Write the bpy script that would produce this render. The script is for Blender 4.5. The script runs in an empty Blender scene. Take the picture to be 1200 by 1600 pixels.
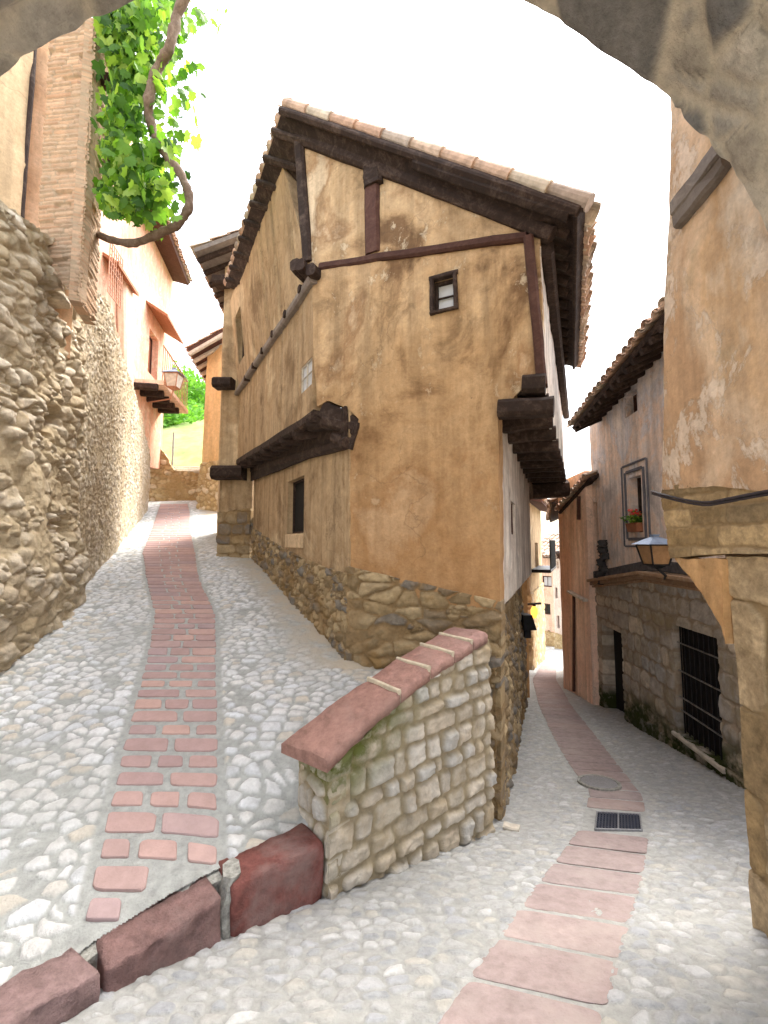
import bpy, math, random
import numpy as np
from mathutils import Vector
random.seed(7); RS = np.random.RandomState(11)
SC = bpy.context.scene
C = SC.collection

# ------------------------------------------------------------------ camera, sky, sun, exposure
F = 660.0; TH = math.atan(50/660.0); EYE = Vector((0, 0, 1.6))
cam = bpy.data.cameras.new('camera'); cam_o = bpy.data.objects.new('camera', cam); C.objects.link(cam_o)
cam_o.location = EYE; cam_o.rotation_euler = (math.pi/2 + TH, 0, 0)
cam.sensor_fit = 'VERTICAL'; cam.sensor_height = 24.0; cam.lens = 24.0*F/1600.0
cam.clip_start = 0.05; cam.clip_end = 2000
SC.camera = cam_o
SUN_EL, SUN_AZ = math.radians(63), math.radians(42)
world = bpy.data.worlds.new('World'); SC.world = world; world.use_nodes = True
wn = world.node_tree; bg = wn.nodes['Background']
sky = wn.nodes.new('ShaderNodeTexSky'); sky.sky_type = 'NISHITA'; sky.sun_disc = False
sky.sun_elevation = SUN_EL; sky.sun_rotation = SUN_AZ; sky.dust_density = 3.0; sky.air_density = 1.0; sky.ozone_density = 0.6
hs = wn.nodes.new('ShaderNodeHueSaturation'); hs.inputs['Saturation'].default_value = 0.28
wn.links.new(sky.outputs[0], hs.inputs['Color']); wn.links.new(hs.outputs[0], bg.inputs['Color'])
bg.inputs['Strength'].default_value = 0.15
sun = bpy.data.lights.new('sun', 'SUN'); sun.energy = .95; sun.angle = math.radians(24); sun.color = (1, .95, .87)
sun_o = bpy.data.objects.new('sun', sun); C.objects.link(sun_o)
sd = Vector((math.sin(SUN_AZ)*math.cos(SUN_EL), math.cos(SUN_AZ)*math.cos(SUN_EL), math.sin(SUN_EL)))
sun_o.rotation_euler = sd.to_track_quat('Z', 'Y').to_euler(); sun_o.location = (0, -5, 30)
SC.view_settings.view_transform = 'Standard'; SC.view_settings.look = 'None'
SC.view_settings.gamma = 1; SC.view_settings.exposure = 2.65
SC.render.engine = 'CYCLES'; SC.cycles.max_bounces = 8; SC.cycles.diffuse_bounces = 5

# ------------------------------------------------------------------ measuring helpers
cT, sT = math.cos(TH), math.sin(TH)
def ray(u, v):
    a = (u-600)/F; b = (800-v)/F
    return Vector((a, cT - b*sT, sT + b*cT))
def at(u, v, Y):
    d = ray(u, v); return EYE + d*(Y/d.y)
def XY(u, Y, v=850):
    p = at(u, v, Y); return (p.x, p.y)
class Plane:                     # vertical plane through two plan points; n faces `side`
    def __init__(s, p, q, flip=False):
        s.o = np.array([p[0], p[1], 0.]); t = np.array([q[0]-p[0], q[1]-p[1], 0.]); s.L = np.linalg.norm(t); s.t = t/s.L
        n = np.array([s.t[1], -s.t[0], 0.])
        if np.dot(n, -s.o) < 0: n = -n
        if flip: n = -n
        s.n = n
    def px(s, u, v):
        d = np.array(ray(u, v)); e = np.array(EYE)
        k = np.dot(s.o-e, s.n)/np.dot(d, s.n); p = e+d*k
        return (float(np.dot(p-s.o, s.t)), float(p[2]))
    def w(s, S, Z, H=0):
        S = np.asarray(S, float); Z = np.asarray(Z, float); H = np.asarray(H, float)+0*S
        P = s.o[None, :] + S.reshape(-1, 1)*s.t + H.reshape(-1, 1)*s.n; P[:, 2] = Z.reshape(-1)
        return P
    def p(s, S, Z, H=0): return Vector(s.w([S], [Z], [H])[0])
    def pp(s, u, v, H=0): a, b = s.px(u, v); return s.p(a, b, H)
    def rect(s, u0, v0, u1, v1):
        um, vm = (u0+u1)/2, (v0+v1)/2
        a, b = s.px(u0, vm)[0], s.px(u1, vm)[0]; c, d = s.px(um, v0)[1], s.px(um, v1)[1]
        return (min(a, b), min(c, d), max(a, b), max(c, d))
def rpoly(r): return [(r[0], r[1]), (r[2], r[1]), (r[2], r[3]), (r[0], r[3])]

def interp(tab):
    xs = [a for a, b in tab]; ys = [b for a, b in tab]
    return lambda y: np.interp(y, xs, ys)
zR_ = interp([(-2, .9), (0, .38), (1.3, 0), (2.5, -.35), (3.7, -.70), (4.35, -.83), (6.8, -1.2), (9, -1.5), (14, -2.35), (26, -4.64), (40, -6.5)])
zL_ = interp([(-2, -.3), (1.0, -.13), (1.7, -.055), (2.1, -.005), (2.5, .05), (3.3, .24), (4.3, .45), (6, .84), (8.3, 1.41), (12.5, 2.6), (14, 2.98), (40, 8)])
def zR(x, y):
    r = 0
    for k in (-.3, 0, .3): r = r + zR_(np.asarray(y)+k)/3
    return r
def zL(x, y):
    r = 0
    for k in (-.2, 0, .2): r = r + zL_(np.asarray(y)+k)/3
    return r - .13*np.exp(-((np.asarray(x)+.45)**2+(np.asarray(y)-2.50)**2)/.16)
def G(u, v, f):
    d = ray(u, v); k = d.z/d.y; kx = d.x/d.y; lo, hi = .3, 60
    for _ in range(60):
        m = (lo+hi)/2
        if EYE.z + k*m > float(f(kx*m, m)): lo = m
        else: hi = m
    return Vector((kx*lo, lo, float(f(kx*lo, lo))))

# ------------------------------------------------------------------ noise
def h2(i, j, s=0):
    n = (i.astype(np.int64)*374761393 + j.astype(np.int64)*668265263 + s*144665*1013) & 0x7fffffff
    n = ((n ^ (n >> 13))*1274126177) & 0x7fffffff
    n = ((n ^ (n >> 16))*2246822519) & 0x7fffffff
    return ((n ^ (n >> 15)) & 0xffff)/65535.0
def vn(x, y, s=0):
    i = np.floor(x); j = np.floor(y); a = x-i; b = y-j; a = a*a*(3-2*a); b = b*b*(3-2*b)
    return (h2(i, j, s)*(1-a)+h2(i+1, j, s)*a)*(1-b) + (h2(i, j+1, s)*(1-a)+h2(i+1, j+1, s)*a)*b
def fbm(x, y, o=4, s=0):
    r = 0; w = .5; t = 0
    for k in range(o):
        r = r + w*vn(x*2**k+k*17.3, y*2**k+k*5.1, s+k); t += w; w *= .55
    return r/t - .5
def sstep(a, b, x):
    t = np.clip((x-a)/(b-a), 0, 1); return t*t*(3-2*t)
def worley(x, y, s=0, jit=.85):
    i = np.floor(x); j = np.floor(y); f1 = np.full(x.shape, 9.); f2 = f1.copy(); idv = np.zeros(x.shape); dx = idv.copy(); dy = idv.copy()
    for a in (-1, 0, 1):
        for b in (-1, 0, 1):
            ci = i+a; cj = j+b
            px = ci+.5+(h2(ci, cj, s)-.5)*jit; py = cj+.5+(h2(ci, cj, s+7)-.5)*jit
            d = np.hypot(x-px, y-py); near = d < f1
            f2 = np.where(near, f1, np.minimum(f2, d))
            idv = np.where(near, h2(ci, cj, s+3), idv); f1 = np.where(near, d, f1)
    return f1, f2, idv
def courses(S, Z, rh, bw, s=0, warp=.015):
    S0 = S; S = S+warp*2*fbm(S*3, Z*3, 3, s+40)+.25*min(rh, bw)*fbm(S0*1.2/rh, Z*1.2/rh, 3, s+41); Z = Z+warp*2*fbm(S0*2.2, Z*2.2, 3, s+50)+.3*rh*fbm(S0*1.1/rh, Z*.9/rh, 3, s+51)
    q = Z/rh; r0 = np.floor(q); off = lambda r: (h2(r, r*0, s)-.5)*.45
    r = np.where(q < r0+off(r0), r0-1, np.where(q > r0+1+off(r0+1), r0+1, r0))
    lo = r+off(r); hi = r+1+off(r+1)
    bwr = bw*(.7+.7*h2(r, r*0+5, s)); c = S/bwr+h2(r, r*0+9, s)*7; c0 = np.floor(c)
    oc = lambda k: (h2(k, r, s+11)-.5)*.5
    k = np.where(c < c0+oc(c0), c0-1, np.where(c > c0+1+oc(c0+1), c0+1, c0))
    ds = np.minimum(c-(k+oc(k)), (k+1+oc(k+1))-c)*bwr; dz = np.minimum(q-lo, hi-q)*rh
    rr = .34*min(rh, bw)*(.6+.8*h2(k, r, s+29))
    a = np.maximum(rr-ds, 0); b = np.maximum(rr-dz, 0)
    return rr-np.hypot(a, b), h2(k, r, s+21)

# ------------------------------------------------------------------ objects
def tag(o, label=None, cat=None, group=None, kind=None):
    if label: o['label'] = label
    if cat: o['category'] = cat
    if group: o['group'] = group
    if kind: o['kind'] = kind
    return o
def thing(name, label, cat, loc, group=None):
    o = bpy.data.objects.new(name, None); C.objects.link(o); o.location = loc; o.empty_display_size = .2
    return tag(o, label, cat, group)
def wloc(o):
    v = Vector(o.location); p = o.parent
    while p: v += Vector(p.location); p = p.parent
    return v
def mk(name, V, faces, mat, parent=None, attr=None, smooth=False, label=None):
    V = np.asarray(V, float)
    c = (V.min(0)+V.max(0))/2; c[2] = V[:, 2].min()
    me = bpy.data.meshes.new(name)
    if isinstance(faces, np.ndarray):
        nf = len(faces); k = faces.shape[1]
        me.vertices.add(len(V)); me.vertices.foreach_set('co', (V-c).ravel())
        me.loops.add(nf*k); me.loops.foreach_set('vertex_index', faces.ravel().astype(np.int32))
        me.polygons.add(nf); me.polygons.foreach_set('loop_start', np.arange(nf, dtype=np.int32)*k)
        me.polygons.foreach_set('loop_total', np.full(nf, k, dtype=np.int32))
        me.update(calc_edges=True)
    else:
        me.from_pydata((V-c).tolist(), [], faces); me.update()
    if attr is not None:
        a = me.attributes.new('A', 'FLOAT_COLOR', 'POINT')
        A = np.ones((len(V), 4)); A[:, :attr.shape[1]] = attr; a.data.foreach_set('color', A.ravel())
    if smooth is not False:
        me.polygons.foreach_set('use_smooth', [True]*len(me.polygons) if smooth is True else smooth)
    me.materials.append(mat)
    o = bpy.data.objects.new(name, me); C.objects.link(o)
    if parent: o.parent = parent; o.location = Vector(c)-wloc(parent)
    else: o.location = c
    if label: o['label'] = label
    return o
class MB:
    def __init__(s): s.v = []; s.f = []; s.a = []
    def add(s, vs, fs, a=.5):
        b = len(s.v); s.v += [tuple(p) for p in vs]; s.f += [tuple(i+b for i in f) for f in fs]
        s.a += [(a, 0, 0)]*len(vs)
    def box(s, c, h, rz=0, a=.5):
        co, si = math.cos(rz), math.sin(rz); vs = []
        for z in (-1, 1):
            for x, y in ((-1, -1), (1, -1), (1, 1), (-1, 1)):
                X, Y = x*h[0], y*h[1]; vs.append((c[0]+X*co-Y*si, c[1]+X*si+Y*co, c[2]+z*h[2]))
        s.add(vs, [(3, 2, 1, 0), (4, 5, 6, 7), (0, 1, 5, 4), (1, 2, 6, 5), (2, 3, 7, 6), (3, 0, 4, 7)], a)
    def prism(s, bot, top, a=.5):
        n = len(bot)
        s.add(list(bot)+list(top), [tuple(range(n))[::-1], tuple(range(n, 2*n))]+[(i, (i+1) % n, n+(i+1) % n, n+i) for i in range(n)], a)
    def beam(s, A, B, w, h, up=(0, 0, 1), jit=.006, seg=6, a=None, ch=.22):
        A, B = Vector(A), Vector(B); d = (B-A).normalized(); up = Vector(up)
        sd = d.cross(up).normalized(); up = sd.cross(d).normalized(); c = ch*min(w, h)
        pr = [(w/2-c, h/2), (w/2, h/2-c), (w/2, -h/2+c), (w/2-c, -h/2), (-w/2+c, -h/2), (-w/2, -h/2+c), (-w/2, h/2-c), (-w/2+c, h/2)]
        vs = []; fs = []; jx = jy = 0
        for k in range(seg+1):
            P = A.lerp(B, k/seg); jx += random.uniform(-1, 1)*jit; jy += random.uniform(-1, 1)*jit; sc = 1+random.uniform(-1, 1)*jit*5
            for x, y in pr: vs.append(P+sd*(x*sc+jx+random.uniform(-1, 1)*jit*.5)+up*(y*sc+jy+random.uniform(-1, 1)*jit*.5))
        for k in range(seg):
            for i in range(8): j = (i+1) % 8; fs.append((k*8+i, k*8+j, k*8+8+j, k*8+8+i))
        fs += [tuple(range(8))[::-1], tuple(range(seg*8, seg*8+8))]
        s.add(vs, fs, random.random() if a is None else a)
    def tube(s, pts, r, n=8, a=.5, rs=None):
        pts = [Vector(p) for p in pts]; vs = []; fs = []
        for k, P in enumerate(pts):
            d = (pts[min(k+1, len(pts)-1)]-pts[max(k-1, 0)]).normalized()
            x = d.cross(Vector((.3, .2, 1))).normalized(); y = d.cross(x).normalized(); R = rs[k] if rs else r
            for i in range(n):
                q = 2*math.pi*i/n; vs.append(P+x*math.cos(q)*R+y*math.sin(q)*R)
        for k in range(len(pts)-1):
            for i in range(n): j = (i+1) % n; fs.append((k*n+i, k*n+j, k*n+n+j, k*n+n+i))
        fs += [tuple(range(n))[::-1], tuple(range(len(vs)-n, len(vs)))]
        s.add(vs, fs, a)
    def obj(s, name, mat, parent=None, label=None, smooth=False):
        return mk(name, s.v, s.f, mat, parent, np.array(s.a), smooth, label)

def inpoly(x, y, P):
    P = np.asarray(P); r = np.zeros(x.shape, bool); x0, y0 = P[:, 0], P[:, 1]; x1, y1 = np.roll(x0, -1), np.roll(y0, -1)
    for a, b, c, d in zip(x0, y0, x1, y1):
        if b == d: continue
        cond = ((b > y) != (d > y)) & (x < (c-a)*(y-b)/(d-b)+a); r ^= cond
    return r
def dens(P, step, rag, s):
    out = []
    n = len(P)
    for i in range(n):
        a = np.array(P[i], float); b = np.array(P[(i+1) % n], float); k = max(1, int(np.linalg.norm(b-a)/step))
        for q in range(k): out.append(a+(b-a)*q/k)
    out = np.array(out)
    if rag: out = out+np.stack([fbm(out[:, 0]*7, out[:, 1]*7, 4, s), fbm(out[:, 0]*7+31, out[:, 1]*7, 4, s+3)], 1)*rag*2
    return out
def sheet(name, surf, poly, mat, parent=None, res=.025, fn=None, th=.12, rag=.004, holes=(), seed=1, label=None):
    P = dens(poly, max(res*1.5, .02), rag, seed); H = [dens(h, .05, rag*.3, seed+9) for h in holes]
    mn = P.min(0)-res; mx = P.max(0)+res
    ns = int((mx[0]-mn[0])/res)+2; nz = int((mx[1]-mn[1])/res)+2
    S, Z = np.meshgrid(mn[0]+np.arange(ns)*res, mn[1]+np.arange(nz)*res)
    cs = (S[:-1, :-1]+res/2).ravel(); cz = (Z[:-1, :-1]+res/2).ravel()
    m = inpoly(cs, cz, P)
    for h in H: m &= ~inpoly(cs, cz, h)
    idx = np.arange(ns*nz).reshape(nz, ns)
    f = np.stack([idx[:-1, :-1].ravel(), idx[:-1, 1:].ravel(), idx[1:, 1:].ravel(), idx[1:, :-1].ravel()], 1)[m]
    used, inv = np.unique(f, return_inverse=True); f = inv.reshape(f.shape)
    S = S.ravel()[used].copy(); Z = Z.ravel()[used].copy()
    e = np.concatenate([f[:, [0, 1]], f[:, [1, 2]], f[:, [2, 3]], f[:, [3, 0]]]); es = np.sort(e, 1)
    key = es[:, 0]*len(S)+es[:, 1]; u, ix, cnt = np.unique(key, return_index=True, return_counts=True); be = e[ix[cnt == 1]]
    bv = np.unique(be)
    segA = np.concatenate([Q for Q in [P]+H]); segB = np.concatenate([np.roll(Q, -1, 0) for Q in [P]+H])
    for c0 in range(0, len(bv), 800):
        b = bv[c0:c0+800]; X = np.stack([S[b], Z[b]], 1)[:, None, :]; D = segB-segA; L = (D**2).sum(1)+1e-12
        t = np.clip(((X-segA)*D).sum(2)/L, 0, 1); Q = segA+t[..., None]*D; d = ((X-Q)**2).sum(2); k = d.argmin(1)
        q = Q[np.arange(len(b)), k]; ok = d.min(1) < (res*1.6)**2
        S[b] = np.where(ok, q[:, 0], S[b]); Z[b] = np.where(ok, q[:, 1], Z[b])
    if fn is None: fn = plast
    r = fn(S, Z); h = r[0]; A = np.stack(r[1:], 1)
    V = surf.w(S, Z, h)
    if hasattr(surf, 't'):
        if np.dot(np.cross(surf.t, [0, 0, 1]), surf.n) < 0: f = f[:, ::-1]; be = be[:, ::-1]
    elif surf.rev: f = f[:, ::-1]; be = be[:, ::-1]
    nf = len(f)
    if th:
        V2 = surf.w(S, Z, h); V3 = surf.w(S, Z, h*0-th); n0 = len(V)
        rm = np.full(len(S), -1); rm[bv] = np.arange(len(bv))
        V = np.concatenate([V, V2[bv], V3[bv]]); A = np.concatenate([A, A[bv], A[bv]])
        a = n0+rm[be[:, 0]]; b = n0+rm[be[:, 1]]; nb = len(bv)
        f = np.concatenate([f, np.stack([b, a, a+nb, b+nb], 1)])
    sm = np.zeros(len(f), bool); sm[:nf] = True
    return mk(name, V, f, mat, parent, A, sm, label)

def plast(S, Z): return (.022*fbm(S*1.6, Z*1.6, 3, 2)+.005*fbm(S*9, Z*9, 3, 5), 0*S, 0*S, 0*S)
def rubble(cx, cz, amp, seed=3, big=.05, mw=.16, mossz=None, rnd=.5, rough=.9):
    def fn(S, Z):
        k = .35/cx
        x = S/cx+.9*fbm(S*k, Z*k, 3, seed+30)+.35*fbm(S*k*5, Z*k*5, 3, seed+32); y = Z/cz+.9*fbm(S*k+9, Z*k, 3, seed+31)+.35*fbm(S*k*5+4, Z*k*5, 3, seed+33)
        f1, f2, i = worley(x, y, seed, 1.0); e = f2-f1+.16*fbm(S*k*9, Z*k*9, 3, seed+34)
        g1, g2, j = worley(x*2.3, y*2.3, seed+50, 1.0); e2 = g2-g1
        small = (h2((i*9999).astype(int), (i*77).astype(int), 5) > .78)
        e = np.where(small, np.minimum(e, e2*.6+.03), e); i = np.where(small, (i+j)%1.0, i)
        cov = sstep(.12, .22, fbm(S*1.3+5, Z*1.3, 4, seed+60))*.75
        m = sstep(.03, mw, e)*(1-cov); d = sstep(0, .6, e)*(1-cov)
        tilt = (h2((i*8888).astype(int), (i*55).astype(int), 6)-.5)*1.2*(x-np.floor(x)-.5)
        h = amp*(m*(.55+rnd*(i-.5)+.35*tilt)+.45*d) + big*fbm(S*1.3, Z*1.3, 3, seed+8) + amp*rough*(fbm(S*1.6/cx, Z*1.6/cx, 5, seed+4)-.9*np.abs(fbm(S*1.1/cx, Z*1.3/cx, 4, seed+14)))*(.35+.65*m)
        ms = 0*S
        if mossz is not None: ms = sstep(.35, -.1, Z-mossz+.5*fbm(S*5, Z*5, 3, seed+60))
        return (h, i, m, ms)
    return fn
def ashlar(rh, bw, amp, seed=3, big=.02, joint=.016, mossz=None, rnd=.6):
    def fn(S, Z):
        e, i = courses(S, Z, rh, bw, seed)
        m = sstep(.003, joint, e+.010*fbm(S*25, Z*25, 3, seed+2))
        h = amp*m*(.6+rnd*(i-.5)) + big*fbm(S*1.5, Z*1.5, 3, seed+8) + amp*.8*(fbm(S*2.2/rh, Z*2.2/rh, 5, seed+4)-.8*np.abs(fbm(S*1.5/rh, Z*1.5/rh, 4, seed+14)))
        ms = 0*S
        if mossz is not None: ms = sstep(.3, -.15, Z-mossz+.5*fbm(S*4, Z*4, 3, seed+60))
        return (h, i, m, ms)
    return fn

# ------------------------------------------------------------------ materials
def nt(name, rough=.9, spec=.2):
    m = bpy.data.materials.new(name); m.use_nodes = True; n = m.node_tree; b = n.nodes['Principled BSDF']
    b.inputs['Roughness'].default_value = rough; b.inputs['Specular IOR Level'].default_value = spec
    return m, n, b
def N(n, t, **k):
    x = n.nodes.new('ShaderNode'+t)
    for a, v in k.items():
        if a[0] == '_': setattr(x, a[1:], v)
        else: x.inputs[a.replace('9', ' ')].default_value = v
    return x
def lk(n, a, b): n.links.new(a, b)
def coord(n, scale=(1, 1, 1)):
    g = n.nodes.new('ShaderNodeNewGeometry'); mp = N(n, 'Mapping'); mp.inputs['Scale'].default_value = scale
    lk(n, g.outputs['Position'], mp.inputs['Vector']); return mp.outputs[0]
def noise(n, sc, det=5, ro=.6, scale=(1, 1, 1), dist=0):
    x = N(n, 'TexNoise', Scale=sc, Detail=det, Roughness=ro, Distortion=dist); lk(n, coord(n, scale), x.inputs['Vector']); return x.outputs['Fac']
def ramp(n, src, stops, inter='LINEAR'):
    r = n.nodes.new('ShaderNodeValToRGB'); r.color_ramp.interpolation = inter; e = r.color_ramp.elements
    while len(e) < len(stops): e.new(.5)
    for k, (p, c) in enumerate(stops):
        e[k].position = p; e[k].color = (*c, 1) if len(c) == 3 else c
    lk(n, src, r.inputs[0]); return r.outputs[0]
def mixc(n, fac, a, b, mode='MIX'):
    m = N(n, 'Mix', _data_type='RGBA', _blend_type=mode)
    if isinstance(fac, (int, float)): m.inputs[0].default_value = fac
    else: lk(n, fac, m.inputs[0])
    for s, k in ((a, 6), (b, 7)):
        if isinstance(s, tuple): m.inputs[k].default_value = (*s, 1)
        else: lk(n, s, m.inputs[k])
    return m.outputs[2]
def mth(n, op, a, b=0.):
    m = N(n, 'Math', _operation=op)
    for k, s in ((0, a), (1, b)):
        if isinstance(s, (int, float)): m.inputs[k].default_value = s
        else: lk(n, s, m.inputs[k])
    return m.outputs[0]
def bump(n, b, src, st=.4, d=.02):
    x = N(n, 'Bump', Strength=st, Distance=d); lk(n, src, x.inputs['Height'])
    lk(n, x.outputs[0], b.inputs['Normal']); return x
def W(v): return (v, v, v)
BL, WH = (0, 0, 0), (1, 1, 1)

def plaster(name, cols, streak=.35, flake=(.62, .5, .36), fl=.60, stain=(.16, .11, .07), st=.62, sc=1.0, zlow=None, lowcol=(.12, .07, .035)):
    m, n, b = nt(name, .93, .15)
    a = noise(n, .9*sc, 9, .62, (1, 1, .8), .4)
    k = len(cols); c = ramp(n, a, [(.37+.27*i/(k-1), cols[i]) for i in range(k)])
    s = noise(n, 1.0, 7, .62, (7*sc, 7*sc, .45)); sr = ramp(n, s, [(.35, W(.52)), (.58, W(1.12))])
    c = mixc(n, streak, c, sr, 'MULTIPLY')
    s2 = noise(n, 2.3*sc, 10, .68, (1, 1, .9), .8); f2 = ramp(n, s2, [(st, BL), (st+.12, WH)]); f2 = mth(n, 'MULTIPLY', f2, .55)
    c = mixc(n, f2, c, stain)
    s3 = noise(n, 3.1*sc, 12, .72, (1.2, 1.2, .8), .3); f3 = ramp(n, s3, [(fl, BL), (fl+.035, WH)]); f3b = mth(n, 'MULTIPLY', f3, .6)
    c = mixc(n, f3b, c, flake)
    if zlow:
        g = n.nodes.new('ShaderNodeNewGeometry'); sp = n.nodes.new('ShaderNodeSeparateXYZ'); lk(n, g.outputs['Position'], sp.inputs[0])
        zz = mth(n, 'ADD', sp.outputs[2], mth(n, 'MULTIPLY', noise(n, 2.2, 6), -1.1))
        q = N(n, 'MapRange'); q.inputs[1].default_value = zlow[0]; q.inputs[2].default_value = zlow[1]; q.inputs[3].default_value = .75; q.inputs[4].default_value = 0
        lk(n, zz, q.inputs[0]); c = mixc(n, q.outputs[0], c, lowcol)
    fine = noise(n, 38, 6, .7); c = mixc(n, .55, c, ramp(n, fine, [(.3, W(.80)), (.7, W(1.18))]), 'MULTIPLY')
    mid = noise(n, 11, 8, .7); c = mixc(n, .5, c, ramp(n, mid, [(.32, W(.72)), (.62, W(1.2))]), 'MULTIPLY')
    vo = N(n, 'TexVoronoi', _feature='DISTANCE_TO_EDGE', Scale=1.1*sc)
    wv = n.nodes.new('ShaderNodeVectorMath'); wv.operation = 'ADD'; nz = N(n, 'TexNoise', Scale=2.2, Detail=8.); lk(n, coord(n), nz.inputs['Vector']); lk(n, coord(n), wv.inputs[0]); lk(n, nz.outputs['Color'], wv.inputs[1]); lk(n, wv.outputs[0], vo.inputs['Vector'])
    ck = mth(n, 'MULTIPLY', ramp(n, vo.outputs['Distance'], [(.0, WH), (.012, BL)]), ramp(n, noise(n, .8, 3), [(.45, BL), (.6, W(.35))]))
    c = mixc(n, ck, c, (.07, .045, .03))
    lk(n, c, b.inputs['Base Color'])
    hgt = mth(n, 'ADD', mth(n, 'MULTIPLY', fine, .25), mth(n, 'ADD', mth(n, 'MULTIPLY', mid, .6), mth(n, 'MULTIPLY', f3, -.35)))
    bump(n, b, hgt, .55, .03); return m
def stonemat(name, cols, mortar, moss=(.05, .06, .012), var=.6, sc=1., bst=.6, patina=None, wet=.0):
    m, n, b = nt(name, .88, .2)
    at_ = N(n, 'Attribute', _attribute_name='A'); sp = n.nodes.new('ShaderNodeSeparateXYZ'); lk(n, at_.outputs['Vector'], sp.inputs[0])
    k = len(cols); c = ramp(n, sp.outputs[0], [((i+.5)/k, cols[i]) for i in range(k)])
    a = noise(n, 9*sc, 9, .72); c = mixc(n, var, c, ramp(n, a, [(.3, W(.5)), (.5, W(.95)), (.68, W(1.35))]), 'MULTIPLY')
    if patina:
        p = noise(n, 1.3*sc, 7, .65, dist=.5); pf = ramp(n, p, [(.48, BL), (.64, WH)]); c = mixc(n, mth(n, 'MULTIPLY', pf, .7), c, patina)
    mm = mixc(n, .6, mortar, ramp(n, noise(n, 20, 6), [(.3, W(.6)), (.7, W(1.2))]), 'MULTIPLY')
    c = mixc(n, sp.outputs[1], mm, c)
    ms = mth(n, 'MULTIPLY', sp.outputs[2], ramp(n, noise(n, 4, 8, .7), [(.34, BL), (.52, WH)]))
    c = mixc(n, ms, c, moss)
    lk(n, c, b.inputs['Base Color'])
    hgt = mth(n, 'ADD', mth(n, 'MULTIPLY', noise(n, 45*sc, 7, .75), .3), a)
    bump(n, b, hgt, bst, .035); return m
def woodmat(name, cols, sc=1.):
    m, n, b = nt(name, .85, .25)
    at_ = N(n, 'Attribute', _attribute_name='A'); sp = n.nodes.new('ShaderNodeSeparateXYZ'); lk(n, at_.outputs['Vector'], sp.inputs[0])
    a = noise(n, 3*sc, 8, .7, (1, 1, 1), 2.5); g = N(n, 'TexWave', Scale=14*sc, Distortion=9, Detail=5); g.inputs['Detail Scale'].default_value = 1.4; lk(n, coord(n, (1, 1, 1)), g.inputs['Vector'])
    f = mth(n, 'ADD', mth(n, 'MULTIPLY', a, .6), mth(n, 'MULTIPLY', noise(n, 24*sc, 8, .75), .4))
    c = ramp(n, f, [(.28, cols[0]), (.5, cols[1]), (.75, cols[2])])
    c = mixc(n, .5, c, ramp(n, sp.outputs[0], [(0, W(.6)), (1, W(1.25))]), 'MULTIPLY')
    lk(n, c, b.inputs['Base Color']); bump(n, b, f, .6, .02); return m
def simple(name, col, rough=.7, metal=0, var=.25, sc=12, spec=.3, bst=.15, attr=None):
    m, n, b = nt(name, rough, spec); b.inputs['Metallic'].default_value = metal
    a = noise(n, sc, 6, .65)
    base = col
    if attr:
        at_ = N(n, 'Attribute', _attribute_name='A'); sp = n.nodes.new('ShaderNodeSeparateXYZ'); lk(n, at_.outputs['Vector'], sp.inputs[0])
        k = len(attr); base = ramp(n, sp.outputs[0], [((i+.5)/k, attr[i]) for i in range(k)])
    c = mixc(n, 1., base, ramp(n, a, [(.3, W(1-var)), (.7, W(1+var))]), 'MULTIPLY')
    lk(n, c, b.inputs['Base Color']); bump(n, b, a, bst, .02); return m

M = {}
M['house'] = plaster('ochre lime plaster', [(.17, .10, .052), (.41, .27, .145), (.49, .34, .195), (.31, .19, .10), (.58, .44, .29)], streak=.65, flake=(.66, .54, .38), fl=.60, st=.55, stain=(.13, .085, .045), zlow=(.9, 3.2), lowcol=(.37, .20, .085))
M['house_side'] = plaster('brown streaked plaster', [(.25, .165, .09), (.43, .31, .185), (.35, .24, .135), (.53, .40, .25)], streak=.6, fl=.68, st=.58)
M['house_pale'] = plaster('pale grey plaster', [(.45, .40, .35), (.66, .60, .53), (.55, .48, .42), (.74, .68, .61)], streak=.8, flake=(.65, .58, .5), fl=.62)
M['orange'] = plaster('orange plaster', [(.50, .32, .19), (.62, .46, .32), (.55, .37, .22), (.70, .59, .47)], streak=.5, flake=(.70, .60, .50), fl=.52, st=.60, stain=(.30, .24, .15), sc=.8)
M['orange_low'] = plaster('golden orange plaster', [(.44, .25, .11), (.54, .33, .16), (.48, .28, .12)], streak=.5, fl=.6, flake=(.62, .48, .3), st=.55)
M['yellow'] = plaster('yellow plaster', [(.62, .40, .19), (.70, .48, .25), (.66, .44, .21)], streak=.25, fl=.75, st=.8)
M['pink'] = plaster('pink plaster', [(.66, .36, .24), (.76, .46, .33), (.70, .40, .28), (.82, .60, .46)], streak=.4, flake=(.82, .68, .5), fl=.56, st=.75)
M['salmon'] = plaster('salmon plaster', [(.74, .50, .37), (.82, .61, .48), (.78, .54, .41)], streak=.5, flake=(.62, .48, .38), fl=.66, st=.66)
M['greypaint'] = plaster('faded grey painted plaster', [(.52, .46, .43), (.74, .65, .60), (.80, .62, .50), (.64, .61, .63), (.84, .74, .68)], streak=.6, flake=(.78, .56, .42), fl=.56, st=.60, stain=(.17, .16, .18))
M['white'] = plaster('cream plaster', [(.62, .50, .42), (.74, .62, .54), (.68, .56, .48)], streak=.3, fl=.7, st=.75)
M['cream_wall'] = plaster('cream wall plaster', [(.50, .36, .22), (.62, .46, .29), (.55, .40, .25)], streak=.4, fl=.7, st=.7)
M['umber'] = plaster('umber plaster strip', [(.64, .41, .26), (.70, .47, .31), (.58, .36, .22)], streak=.4, fl=.62, flake=(.5, .36, .22), st=.66)
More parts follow.
